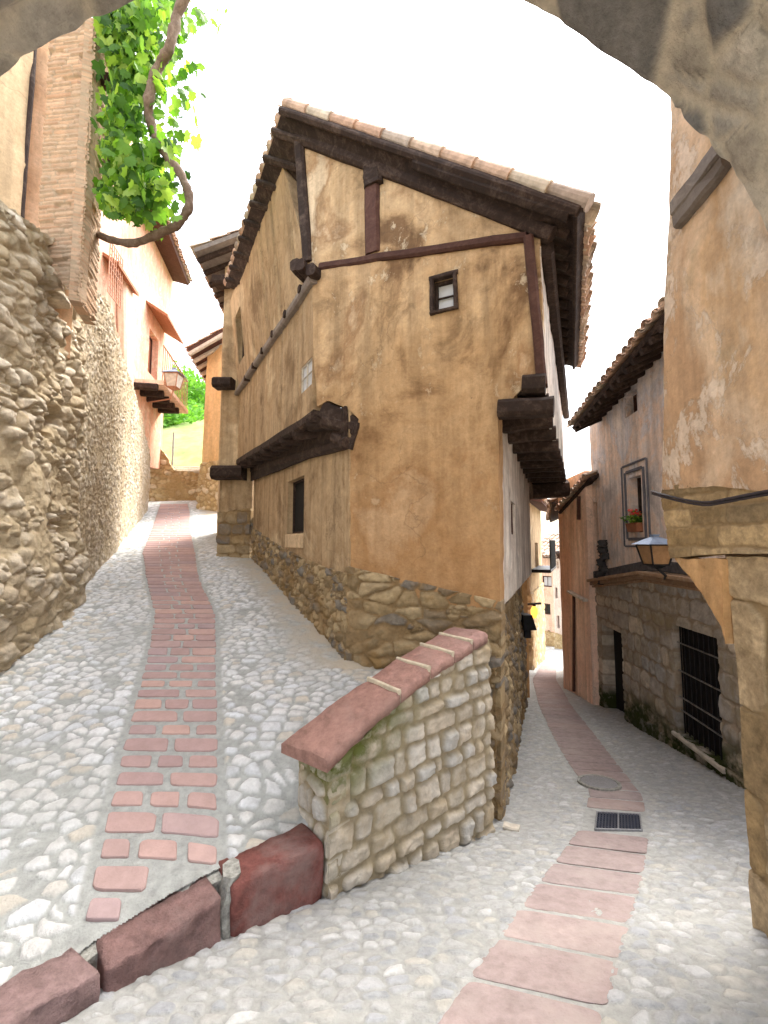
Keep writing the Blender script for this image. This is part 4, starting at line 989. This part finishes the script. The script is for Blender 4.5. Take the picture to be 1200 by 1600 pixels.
Pb2 = at(271, 606, 11.5); lantern('wall_lantern', 'copper coloured lantern hanging beside the pink house balcony', Pb2, .40, .36, M['lamptop'], M['conc'], M['copper'], [Pb2+Vector((-.1, .05, -.3)), Pb2+Vector((-.8, .2, -.35))])

# ------------------------------------------------------------------ salmon house next down the street, and terracotta neighbour
sh = thing('salmon_house', 'narrow salmon plastered house squeezed beyond the grey painted house', 'house', (4.2, 9, -1.6))
h0 = PG.p(gE-.02, 0, .12); hd = Vector((.107, 1, 0)); h1 = h0+hd*1.75
PS = Plane((h0.x, h0.y), (h1.x, h1.y)); PSf = Plane((h0.x, h0.y), (h0.x+1, h0.y+.02))
zl = PS.px(905, 930)[1]; ztp = PS.px(915, 745)[1]
sheet('wall', PS, [(0, -2), (PS.L, -2.2), (PS.L, ztp), (0, ztp+.1)], M['salmon'], sh, .03, None, .2)
slw = PS.rect(904, 770, 908, 810)
sheet('front_wall', PSf, [(0, -2), (.3, -2), (.3, ztp+.1), (0, ztp+.1)], M['salmon'], sh, .03, None, .1)
mb = MB(); mb.beam(PS.pp(893, 924, .05), PS.pp(920, 938, .06), .10, .05, jit=.002); mb.obj('canopy', M['conc'], sh)
mb = MB(); mb.beam(PS.pp(899, 930, .03), PS.pp(899, 1080, .03), .05, .05, up=PS.n, jit=.002); mb.obj('drain_pipe', M['wood_red'], sh)
mb = MB(); mb.beam(PS.pp(906, 775, .02), PS.pp(906, 812, .02), .12, .05, up=PS.n, jit=.002); mb.obj('shutter', M['wood_red'], sh)
r0 = at(922, 745, 7.7); r1 = at(872, 800, 9.6); eu2 = Vector((1.2, 0, .5)); r0.z = max(r0.z, r1.z); 
rs_ = slab(sh, [r0, r1, r1+eu2, r0+eu2], .06, M['wood'], 'roof'); tiles(rs_, r0+eu2, r1+eu2, r1, r0, .17, .075, .35)
mb = MB(); mb.box((h0.x+1.1, h0.y+.9, .6), (.95, .8, (ztp+2)/2), -.1); mb.obj('inner_wall', M['salmon'], sh)
th_ = thing('terracotta_house', 'terracotta house front half hidden beyond the narrow salmon house', 'house', (4.7, 12, -2))
t0 = Vector((h1.x+.0, h1.y+.1, 0)); PT = Plane(XY(897, 9.9), XY(884, 13.2))
zt2 = PT.px(890, 800)[1]
sheet('wall', PT, [(0, -3), (PT.L, -3), (PT.L, zt2), (0, zt2+.4)], M['umber'], th_, .05, None, .3)
mb = MB(); mb.beam(PT.p(0, PT.px(889, 870)[1], .15), PT.p(PT.L, PT.px(889, 866)[1], .15), .3, .14, jit=.003); mb.obj('balcony_floor', M['wood_red'], th_)
ra = PT.p(-.1, zt2+.15, .45); rb = PT.p(PT.L+.2, zt2-.1, .45)
rs_ = slab(th_, [ra, rb, rb+eu2*1.5, ra+eu2*1.5], .06, M['wood'], 'roof'); tiles(rs_, ra+eu2*1.5, rb+eu2*1.5, rb, ra, .2, .08, .4)
mb = MB(); c_ = (PT.p(0, 0, -1)+PT.p(PT.L, 0, -1))/2; mb.box((c_.x+.3, c_.y, -.2), (.8, 1.3, 2.6)); mb.obj('inner_wall', M['umber'], th_)

# ------------------------------------------------------------------ far houses in the lower street
def farhouse(name, label, u0, u1, Y0, Y1, vt, vb, mat, wins, roofv, base=None, rmat=None, rdir=None, wmat='wood_red'):
    P = Plane(XY(u0, Y0), XY(u1, Y1)); zt_ = P.px((u0+u1)/2, vt)[1]; zb_ = P.px((u0+u1)/2, vb)[1]
    t = thing(name, label, 'house', P.p(P.L/2, zb_))
    rr = [P.rect(*w[:4]) for w in wins]
    sheet('wall', P, [(0, zb_-1.5), (P.L, zb_-1.5), (P.L, zt_), (0, zt_)], mat, t, .06, None, .3, .002, holes=[rpoly(r) for r in rr])
    for w, r in zip(wins, rr): window(t, P, r, .07, .12, w[4] if len(w) > 4 else 'glass', (2, 1) if r[2]-r[0] > .4 else (1, 1), wmat)
    if base: sheet('stone_base', P, [(0, zb_-1.5), (P.L, zb_-1.5), (P.L, zb_+base), (0, zb_+base)], M['gold_rubble'], t, .06, lambda S, Z: (lambda q: (q[0]+.02, q[1], q[2], q[3]))(rubble(.35, .25, .05, 5)(S, Z)), .1, .02)
    n = Vector(P.n); e0 = P.p(-.3, zt_-.0, .45); e1 = P.p(P.L+.3, zt_, .45); bk = -n*3+Vector((0, 0, roofv))
    r_ = slab(t, [e0, e1, e1+bk, e0+bk], .08, M['wood_red'], 'roof'); tiles(r_, e0+bk, e1+bk, e1, e0, .3, .13, .6)
    b_ = MB(); q = [P.p(0, zb_-1.5, -.25), P.p(P.L, zb_-1.5, -.25), P.p(P.L, zb_-1.5, -2.6), P.p(0, zb_-1.5, -2.6)]; b_.prism(q, [p+Vector((0, 0, zt_-zb_+1.45)) for p in q]); b_.obj('inner_wall', mat, t)
    return t, P
farhouse('pink_town_house', 'pink house with white curtained window at the far bend of the lower street', 838, 868, 27.5, 26.5, 866, 1006, M['salmon'], [(847, 900, 862, 917, 'blind'), (846, 943, 860, 960), (855, 985, 860, 1000, 'dark')], 1.4, .8)
farhouse('white_town_house', 'cream white house with small windows at the far bend of the lower street', 862.5, 903, 25.3, 23.0, 871, 1013, M['white'], [(867, 918, 871, 935), (876, 922, 880, 938), (870, 962, 874, 982, 'dark'), (880, 970, 885, 1004, 'dark'), (870, 877, 872.5, 888), (882, 877, 885, 888), (887, 900, 896, 925)], 1.2, .7, wmat='wood_red')
dkt, PD = farhouse('stone_town_house', 'shaded stone house with iron balcony beyond the corner house', 826, 846, 13, 17, 792, 1022, M['house_side'], [(836, 848, 841, 888, 'dark')], .7, 2.0)
mb = MB(); s0, z0 = PD.px(829, 892); s1_, _ = PD.px(842, 892)
mb.beam(PD.p(s0, z0, .3), PD.p(s1_, z0, .3), .6, .1, jit=.002)
for k in range(12):
    s = s0+(s1_-s0)*k/11; mb.tube([PD.p(s, z0, .58), PD.p(s, z0+.95, .58)], .014, 5)
mb.beam(PD.p(s0, z0+.97, .58), PD.p(s1_, z0+.97, .58), .04, .03, jit=0)
mb.obj('balcony', M['iron'], dkt)
# lit lamp and black box lamp on the corner house side
P = at(835, 958, 12.4); lt = thing('lit_lamp', 'small orange glowing lamp on the stone house far down the lower street', 'lamp', P)
mb = MB(); mb.tube([P+Vector((0, 0, -.14)), P+Vector((0, 0, -.02)), P+Vector((0, 0, .1)), P+Vector((0, 0, .2))], .1, 8, rs=[.05, .10, .10, .05]); mb.obj('lamp_glass', M['lit'], lt)
mb = MB(); mb.tube([P+Vector((-.22, 0, .25)), P+Vector((.26, .2, .25))], .035, 6); mb.tube([P+Vector((0, 0, .19)), P+Vector((0, 0, .27))], .05, 6); mb.obj('bracket', M['iron'], lt)
P = at(826, 972, 7.6); sg = thing('wall_box', 'black metal box bracketed to the stone base of the corner house', 'box', P)
mb = MB(); mb.prism([P+Vector((x, y, -.12)) for x, y in ((-.13, -.12), (.1, -.12), (.1, .12), (-.13, .12))], [P+Vector((x, y, .14)) for x, y in ((-.13, -.14), (.02, -.14), (.02, .14), (-.13, .14))]); mb.obj('hood', M['iron'], sg)
mb = MB(); mb.box(P+Vector((-.03, 0, -.2)), (.05, .05, .07)); mb.obj('foot', M['iron'], sg)
# jetty of the next house under the corner house
mb = MB(); a = at(826, 768, 8.6); b = at(882, 764, 8.6); 
nh = thing('neighbour_house', 'ochre house with dark jetty beam joined to the back of the corner house', 'house', (2.8, 9.2, -1.5))
mb.beam(a, b, .5, .32, jit=.004); mb.obj('jetty_beam', M['wood'], nh)
mb = MB(); mb.prism([(2.2, 8.65, .0-2.5), (2.9, 8.65, -2.5), (3.7, 12.2, -2.8), (2.2, 12.2, -2.8)], [(2.2, 8.65, a.z), (2.9, 8.65, a.z), (3.7, 12.2, a.z), (2.2, 12.2, a.z)])
mb.prism([(1.2, 8.62, a.z+.2), (3.62, 8.62, a.z+.2), (4.2, 11.8, a.z+.2), (1.5, 11.8, a.z+.2)], [(1.2, 8.62, 4.0), (3.62, 8.62, 4.0), (4.2, 11.8, 4.0), (1.5, 11.8, 4.0)]); mb.obj('wall', M['house'], nh)

# ------------------------------------------------------------------ uphill street: narrow house, yellow house, pink house
na = thing('narrow_house', 'narrow brown house with timber beam ends and tiled eaves joined behind the corner house', 'house', at(365, 865, 8.1))
PN = Plane(XY(341, 8.15), XY(392, 8.05)); PN2 = Plane(XY(341, 8.15), XY(338, 9.9))
zbN = PN.px(360, 865)[1]; z1N = PN.px(360, 740)[1]; z2N = PN.px(360, 600)[1]; z3N = PN.px(360, 445)[1]; z4N = PN.px(360, 395)[1]
sheet('lower_wall', PN, [(.04, zbN-.3), (PN.L, zbN-.3), (PN.L, z1N), (.04, z1N)], M['house_side'], na, .03, None, .3)
sheet('stone_base', PN, [(-.0, zbN-.4), (PN.L, zbN-.4), (PN.L, PN.px(360, 795)[1]), (-.0, PN.px(360, 800)[1])], M['base'], na, .02, lambda S, Z: (lambda q: (q[0]+.03, q[1], q[2], q[3]))(ashlar(.2, .3, .05, 7)(S, Z)), .1, .02)
sheet('upper_wall', PN, [(-.03, z1N), (PN.L, z1N), (PN.L, z4N), (-.03, z4N+.1)], M['house_side'], na, .03, None, .3)
sheet('side_wall', PN2, [(0, zbN-.3), (PN2.L, zbN), (PN2.L, z4N), (0, z4N)], M['house_side'], na, .05, None, .1)
for v, l, w in ((740, .0, .26), (602, .3, .2), (445, .35, .18)):
    mb = MB(); A_ = PN.pp(342 if v == 740 else 344, v, .08); B_ = PN.pp(386 if v == 740 else 368, v, .08); mb.beam(A_+Vector((-.05, 0, 0)), B_, .3, w, jit=.006, seg=4); mb.obj('beam_end', M['wood'], na)
e0 = at(302, 388, 7.6); e1 = at(388, 356, 7.6); e0b = e0+Vector((-.25, 2.3, 0)); e1b = e1+Vector((-.25, 2.3, 0))
rn = slab(na, [e0, e1, e1b, e0b], .08, M['wood_grey'], 'roof'); tiles(rn, e1, e1b, e0b, e0, .2, .085, .36)
mb = MB()
for k in range(6): t = (k+.5)/6; mb.beam(e0.lerp(e0b, t)+Vector((.03, 0, -.12)), e1.lerp(e1b, t)+Vector((0, 0, -.12)), .08, .1, jit=.003)
mb.obj('rafter', M['wood'], rn)
mb = MB(); mb.prism([(-2.4, 8.4, 1), (PN.p(.1, 0).x, 8.4, 1), (-3.6, 9.9, 1), (-2.6, 9.9, 1)], [(-2.4, 8.4, z4N), (PN.p(.1, 0).x, 8.4, z4N), (-3.6, 9.9, z4N), (-2.6, 9.9, z4N)]); mb.obj('inner_wall', M['house_side'], na)

yh = thing('yellow_house', 'bright yellow plastered house with cobble stone base at the top of the uphill street', 'house', at(330, 795, 12.6))
PY = Plane(XY(311, 12.7), XY(352, 12.2)); PY2 = Plane(XY(311, 12.7), XY(306, 15))
zyb = PY.px(325, 795)[1]; zym = PY.px(325, 724)[1]; zyt = PY.px(325, 545)[1]
sheet('wall', PY, [(0.0, zym), (PY.L, zym), (PY.L, zyt), (.1, zyt)], M['yellow'], yh, .05, None, .3, .01)
sheet('stone_base', PY, [(-.12, zyb-.5), (PY.L, zyb-.5), (PY.L, zym+.03), (-.02, zym+.03)], M['gold_rubble'], yh, .025, lambda S, Z: (lambda q: (q[0]+.02, q[1], q[2], q[3]))(rubble(.24, .17, .06, 8, .02, .2)(S, Z)), .2, .02)
mb = MB(); mb.prism([tuple(PY.p(.1, zyb, -.2)), tuple(PY.p(PY.L, zyb, -.2)), (-4.0, 15, zyb), (-6.3, 15, zyb)], [tuple(PY.p(.1, zyt, -.2)), tuple(PY.p(PY.L, zyt, -.2)), (-4.0, 15, zyt), (-6.3, 15, zyt)]); mb.obj('inner_wall', M['yellow'], yh)
e0 = at(293, 545, 12.0); e1 = at(352, 512, 11.9); o_ = Vector((-.6, 3, 0))
ry = slab(yh, [e0, e1, e1+o_, e0+o_], .1, M['wood_red'], 'roof'); tiles(ry, e1, e1+o_, e0+o_, e0, .24, .10, .45)
mb = MB()
for k in range(6): t = (k+.1)/6; mb.beam(e0+o_*t+Vector((.05, 0, -.14)), e1+o_*t+Vector((0, 0, -.14)), .1, .12, jit=.003)
mb.obj('rafter', M['conc'], ry)

pk = thing('pink_house', 'tall pink plastered house with balcony above the left rubble wall', 'house', (-7, 12, 4))
PP = Plane((-6.35, 8.9), (-7.88+.06, 16.0))
zz2 = lambda u, v: PP.px(u, v)
pt = zz2(262, 330)[1]; sC = zz2(273, 500)[0]
dn_ = PP.rect(152, 385, 160, 465); ba = PP.rect(232, 520, 247, 590)
sheet('wall', PP, [(-2, 3.4), (zz2(205, 690)[0], 3.4), (zz2(226, 700)[0], zz2(226, 700)[1]), (zz2(236, 690)[0], zz2(236, 665)[1]), (sC, zz2(272, 628)[1]), (sC, zz2(276, 440)[1]), (zz2(250, 400)[0], zz2(245, 330)[1]), (-2, zz2(200, 180)[1])], M['pink'], pk, .05, None, .3, .01, holes=[rpoly(ba)])
window(pk, PP, ba, .06, .2, 'terracotta', (1, 1), 'wood_red', label='balcony door')
# pilaster between windows, canopy, balcony, brackets
mb = MB(); mb.beam(zz2 and PP.pp(187, 430, .1), PP.pp(190, 690, .1), .5, .24, up=PP.n, jit=.004); mb.obj('pilaster', M['salmon'], pk)
cn = MB(); a = PP.pp(228, 488); b = PP.pp(262, 470+50, 0); n = Vector(PP.n)
sA, zA = zz2(228, 470); sB = zz2(258, 500)[0]
cn.prism([PP.p(sA, zA-.05, 0), PP.p(sB, zA-.05, 0), PP.p(sB, zA-.42, .6), PP.p(sA, zA-.42, .6)], [PP.p(sA, zA+.03, 0), PP.p(sB, zA+.03, 0), PP.p(sB, zA-.34, .6), PP.p(sA, zA-.34, .6)]); cn.obj('canopy', M['terracotta'], pk)
sA, zA = zz2(160, 395); sB = zz2(196, 410)[0]
cn = MB(); cn.prism([PP.p(sA, zA-.05, 0), PP.p(sB, zA-.05, 0), PP.p(sB, zA-.25, .35), PP.p(sA, zA-.25, .35)], [PP.p(sA, zA+.03, 0), PP.p(sB, zA+.03, 0), PP.p(sB, zA-.17, .35), PP.p(sA, zA-.17, .35)]); cn.obj('canopy', M['terracotta'], pk)
sA, zA = zz2(210, 598); sB, _ = zz2(258, 610)
bal = MB(); bal.prism([PP.p(sA, zA, 0), PP.p(sB, zA, 0), PP.p(sB, zA, .75), PP.p(sA, zA, .75)], [PP.p(sA, zA+.12, 0), PP.p(sB, zA+.12, 0), PP.p(sB, zA+.12, .75), PP.p(sA, zA+.12, .75)]); bo = bal.obj('balcony', M['salmon'], pk)
rl = MB()
for k in range(16): s = sA+(sB-sA)*k/15; rl.tube([PP.p(s, zA+.12, .7), PP.p(s, zA+1.1, .7)], .012, 5)
for k in range(5): rl.tube([PP.p(sB-.02, zA+.12, .7*k/5), PP.p(sB-.02, zA+1.1, .7*k/5)], .012, 5)
rl.beam(PP.p(sA, zA+1.12, .7), PP.p(sB, zA+1.12, .7), .04, .03, jit=0); rl.beam(PP.p(sB-.02, zA+1.12, 0), PP.p(sB-.02, zA+1.12, .7), .04, .03, jit=0)
rl.obj('railing', M['copper'], bo)
for k in range(5):
    s = sA-.2+(sB-sA)*(k+.3)/5; j_ = MB(); j_.beam(PP.p(s, zA-.10-.0, -.05), PP.p(s, zA-.10, .6), .16, .18, jit=.005); j_.obj('bracket', M['wood'], pk)
gm_ = MB(); sA, zA = zz2(149, 372); sB, zB = zz2(166, 480)
for k in range(7): s = sA+(sB-sA)*k/6; gm_.tube([PP.p(s, zB, .3), PP.p(s, zA, .3)], .012, 5)
for k in range(9): z = zB+(zA-zB)*k/8; gm_.tube([PP.p(sA, z, .3), PP.p(sB, z, .3)], .010, 5)
gm_.obj('window_grille', M['copper'], pk)
e0 = at(248, 300, 10.6); e1 = at(296, 452, 14.2); e1.z = (e0.z+e1.z)/2; e0.z = e1.z; bk = Vector((-2.2, .3, .8))
rp = slab(pk, [e0, e1, e1+bk, e0+bk], .1, M['wood_red'], 'roof'); tiles(rp, e0+bk, e1+bk, e1, e0, .24, .10, .5)
mb = MB(); q = [PP.p(-2, 3.4, -.25), PP.p(sC, 4.2, -.25), PP.p(sC, 4.2, -3), PP.p(-2, 3.4, -3)]; mb.prism(q, [Vector((p.x, p.y, e1.z-.3)) for p in q]); mb.obj('inner_wall', M['pink'], pk)

# end of the uphill street: stone walls, hillside, trees
PEn = Plane(XY(196, 14.2), XY(318, 14.9))
zen = PEn.px(270, 787)[1]
ew = sheet('garden_wall', PEn, [(0, zen-1), (PEn.L, zen-1), PEn.px(316, 738), PEn.px(272, 735), PEn.px(262, 715), PEn.px(240, 690), PEn.px(205, 655)], M['gold_rubble'], None, .035, rubble(.24, .16, .06, 121, .06, .2), .4, .04)
tag(ew, 'golden rubble garden wall closing the top of the uphill street', 'wall')
mb = MB(); 
for k in range(3):
    P = PEn.pp(293-k*2, 737-k*5, -.15-.3*k); mb.beam(P-Vector((.7-.1*k, 0, 0)), P+Vector((.6, 0, 0)), .3, .12, jit=.004)
tag(mb.obj('steps', M['cap']), 'worn brick steps on top of the golden garden wall', 'steps')
mb = MB(); P = PEn.pp(266, 722, -.4); mb.tube([P-Vector((0, 0, .5)), P+Vector((0, 0, 1.15))], .035, 8); 
tag(mb.obj('metal_post', M['silver']), 'thin grey metal post behind the garden wall', 'post')
hill = MB()
def hillmesh(name, x0, x1, y0, y1, f, mat, n=60):
    X, Y = np.meshgrid(np.linspace(x0, x1, n), np.linspace(y0, y1, n)); Z = f(X, Y)
    idx = np.arange(n*n).reshape(n, n); fc = np.stack([idx[:-1, :-1].ravel(), idx[:-1, 1:].ravel(), idx[1:, 1:].ravel(), idx[1:, :-1].ravel()], 1)
    r = rubble(1.6, 1., .25, 5)(X.ravel(), Y.ravel())
    o = mk(name, np.stack([X.ravel(), Y.ravel(), Z.ravel()+r[0]], 1), fc, mat, None, np.stack([r[1], r[2], 0*r[1]], 1), True); tag(o, kind='structure'); return o
hillmesh('hill', -60, 1, 15.4, 60, lambda X, Y: 3.5+(Y-15.4)*.56-.36*np.clip(Y-26, 0, 99)-.3*np.clip(X+6, 0, 99)+1.2*fbm(X*.15, Y*.15, 4, 4), M['earth'], 90)
hillmesh('cliff', 6, 60, 32, 75, lambda X, Y: -4+np.clip((Y-33)*.8, 0, 10.0)+1.5*fbm(X*.2, Y*.2, 4, 9), M['rock'], 120)
def tree(base, h, r, label, nl=2600, ls=.16):
    t = thing('tree', label, 'tree', base, 'green trees on the hillside'); B = Vector(base)
    mb = MB(); mb.tube([B-Vector((0, 0, .3)), B+Vector((.1, 0, h*.3)), B+Vector((0, .1, h*.65))], .12, 8, rs=[.2, .14, .06])
    for k in range(5):
        a = random.uniform(0, 6.3); mb.tube([B+Vector((.05, 0, h*.3)), B+Vector((math.cos(a)*r*.6, math.sin(a)*r*.6, h*.65))], .05, 5, rs=[.08, .03])
    mb.obj('trunk', M['bark'], t)
    V = []; Fc = []; A = []; cl = [(Vector((random.gauss(0, r*.5), random.gauss(0, r*.5), h*random.uniform(.35, .95))), random.uniform(.3, .55)*r) for _ in range(12)]
    for _ in range(nl):
        c, cr = random.choice(cl); d = Vector((random.gauss(0, 1), random.gauss(0, 1), random.gauss(0, 1))).normalized(); P = B+c+d*cr*random.uniform(.55, 1.05)
        a = Vector((random.gauss(0, 1), random.gauss(0, 1), random.gauss(0, 1))).normalized(); b = a.orthogonal().normalized(); s = ls*random.uniform(.6, 1.3)
        k = len(V); V += [tuple(P+a*s), tuple(P+b*s*.6), tuple(P-a*s), tuple(P-b*s*.6)]; Fc.append((k, k+1, k+2, k+3)); A += [(random.random(), 0, 0)]*4
    mk('crown', V, Fc, M['treeleaf'], t, np.array(A))
for u, v, Y, h, r, lb in ((258, 690, 24, 3.2, 1.6, 'small bright green tree under the balcony of the pink house'), (302, 700, 26, 4.0, 1.9, 'bright green tree beside the edge of the yellow house'),
                      (275, 665, 33, 4.2, 2.8, 'broad green tree on the hillside below the lantern'), (312, 660, 35, 4.6, 2.6, 'farthest green tree, partly behind the yellow house'), (240, 655, 34, 4.5, 2.6, 'green tree on the hillside half hidden by the balcony')):
    P = at(u, v, Y); tree((P.x, P.y, P.z-h*.25), h, r, lb)

# ------------------------------------------------------------------ grapevine
vine = thing('grapevine', 'green leafy grapevine with thick looping stem hanging beside the brick pillar', 'vine', at(150, 368, 4.9))
def spl(pts, n=8):
    out = []
    for i in range(len(pts)-1):
        p0 = pts[max(i-1, 0)]; p1 = pts[i]; p2 = pts[i+1]; p3 = pts[min(i+2, len(pts)-1)]
        for k in range(n):
            t = k/n; out.append(.5*((2*p1)+(p2-p0)*t+(2*p0-5*p1+4*p2-p3)*t*t+(3*p1-p0-3*p2+p3)*t**3))
    return out+[pts[-1]]
def stem(pxs, r0, r1, name='stem'):
    pts = spl([at(*p) for p in pxs]); n = len(pts); mb = MB(); rs = [(r0+(r1-r0)*k/n)*(1+.10*math.sin(k*.9)+random.uniform(-.06, .06)) for k in range(n)]
    pts = [p+Vector((random.uniform(-1, 1), random.uniform(-1, 1), random.uniform(-1, 1)))*.008 for p in pts]
    mb.tube(pts, .05, 9, rs=rs); return mb.obj(name, M['bark'], vine, smooth=True)
stem([(140, 362, 5.2), (165, 371, 5.0), (205, 380, 4.8), (250, 365, 4.5), (283, 345, 4.4), (296, 315, 4.35), (285, 278, 4.3), (258, 240, 4.3), (236, 195, 4.3), (233, 150, 4.2), (245, 110, 4.2), (266, 72, 4.1), (278, 20, 4.1), (300, -30, 4.0)], .042, .052)
stem([(150, 310, 5.2), (168, 270, 5.1), (175, 200, 5.0), (185, 120, 4.9), (190, 60, 4.8), (188, -30, 4.7)], .04, .045)
stem([(150, 295, 5.2), (165, 235, 5.1), (172, 180, 5.1), (200, 80, 4.9), (225, 10, 4.7)], .035, .02)
leaf2 = [(0, 0), (.18, -.12), (.42, -.05), (.38, .12), (.52, .32), (.34, .42), (.26, .68), (.1, .62), (0, .92), (-.1, .62), (-.26, .68), (-.34, .42), (-.52, .32), (-.38, .12), (-.42, -.05), (-.18, -.12)]
V = []; Fc = []; A = []
def putleaf(P, s, cid):
    d = Vector((random.gauss(0, .5), random.gauss(0, .5), -1+random.gauss(0, .35))).normalized()
    nrm = Vector((random.gauss(0, .7), -.7+random.gauss(0, .7), random.gauss(.4, .6))); sd = d.cross(nrm).normalized(); nn = sd.cross(d).normalized()
    b = len(V); cu = random.uniform(.1, .5)
    for x, y in leaf2: V.append(tuple(P+sd*x*s+d*y*s+nn*(-abs(x)*cu+ -.3*y*y*cu)*s)); A.append((cid, 0, 0))
    V.append(tuple(P+d*.3*s+nn*.03*s)); A.append((cid, 0, 0)); m = len(leaf2)
    for i in range(m): Fc.append((b+i, b+(i+1) % m, b+m))
reg = [((200, 40), (35, 45), 330), ((215, 110), (30, 45), 260), ((190, 200), (20, 60), 240), ((225, 250), (25, 45), 190), ((205, 295), (28, 22), 170), ((240, 295), (18, 18), 50), ((180, 30), (30, 30), 260), ((240, 20), (40, 20), 120), ((190, 250), (22, 40), 90), ((172, 330), (10, 14), 14), ((275, 110), (26, 40), 45), ((292, 200), (22, 40), 12), ((262, 235), (14, 25), 24), ((225, 335), (22, 12), 12), ((320, 20), (22, 14), 8)]
for (cu_, cv_), (su, sv), cnt in reg:
    for _ in range(cnt):
        u = random.gauss(cu_, su*.8); v = random.gauss(cv_, sv*.8)
        if u < 150: u = 150+random.uniform(0, 30)
        if v > 335 and u < 190: continue
        P = at(u, v, random.uniform(4.1, 5.1)); putleaf(P, random.uniform(.09, .17), random.random())
mk('foliage', V, Fc, M['leaf'], vine, np.array(A))

# ------------------------------------------------------------------ small street things
mc = G(936, 1225, zR); mb = MB(); n = 40
sl = lambda x, y: float(zR(x, y))
def disc(cx, cy, r, z, n=40): return [(cx+math.cos(2*math.pi*i/n)*r, cy+math.sin(2*math.pi*i/n)*r, sl(0, cy+math.sin(2*math.pi*i/n)*r)+z) for i in range(n)]
mh = thing('manhole_cover', 'round worn grey manhole cover on the slab path', 'manhole cover', mc)
rM = .17
mb = MB(); mb.prism(disc(mc.x, mc.y, rM, -.02), disc(mc.x, mc.y, rM, .022)); mb.obj('lid', M['manhole'], mh)
mb = MB()
for k in range(n):
    a = [disc(mc.x, mc.y, rM+.005, z)[k] for z in (-.02, .024)]; b = [disc(mc.x, mc.y, rM+.005, z)[(k+1) % n] for z in (-.02, .024)]
    c_ = [disc(mc.x, mc.y, rM+.035, z)[k] for z in (-.02, .024)]; d = [disc(mc.x, mc.y, rM+.035, z)[(k+1) % n] for z in (-.02, .024)]
    mb.prism([a[0], b[0], d[0], c_[0]], [a[1], b[1], d[1], c_[1]])
mb.obj('rim', M['concgrey'], mh)
gc = [G(930, 1298, zR), G(1003, 1300, zR), G(1000, 1275, zR), G(933, 1271, zR)]
dg = thing('drain_grate', 'black iron drain grate with two panels set across the slab path', 'drain', gc[0])
L_ = lambda a, b, z=.012: gc[0].lerp(gc[1], a).lerp(gc[3].lerp(gc[2], a), b)+Vector((0, 0, z))
mb = MB(); mb.prism([L_(0, 0, -.03), L_(1, 0, -.03), L_(1, 1, -.03), L_(0, 1, -.03)], [L_(0, 0, .004), L_(1, 0, .004), L_(1, 1, .004), L_(0, 1, .004)]); mb.obj('pit', M['dark'], dg)
mb = MB()
for a, b in (((0, 0), (1, 0)), ((1, 0), (1, 1)), ((1, 1), (0, 1)), ((0, 1), (0, 0)), ((.5, 0), (.5, 1))): mb.beam(L_(*a, .010), L_(*b, .010), .012, .02, jit=0, seg=1)
mb.obj('frame', M['manhole'], dg)
for h in (0, 1):
    mb = MB()
    for k in range(7): b = .06+.88*(k+.5)/7; mb.beam(L_(.02+.5*h, b, .013), L_(.48+.5*h, b, .013), .012, .01, jit=0, seg=1)
    for k in range(6): a = .04+.5*h+.42*(k+.5)/6; mb.beam(L_(a, .04, .0145), L_(a, .96, .0145), .010, .008, jit=0, seg=1)
    mb.obj('grate_panel', M['grate'], dg)
P = G(798, 1296, zR); mb = MB(); mb.beam(P+Vector((-.05, .02, .015)), P+Vector((.06, -.03, .015)), .07, .04, jit=.003, a=.5)
tag(mb.obj('brick_fragment', M['conc']), 'flat broken stone lying at the foot of the corner house', 'brick')
print('TOTAL verts', sum(len(o.data.vertices) for o in C.objects if o.type == 'MESH'))
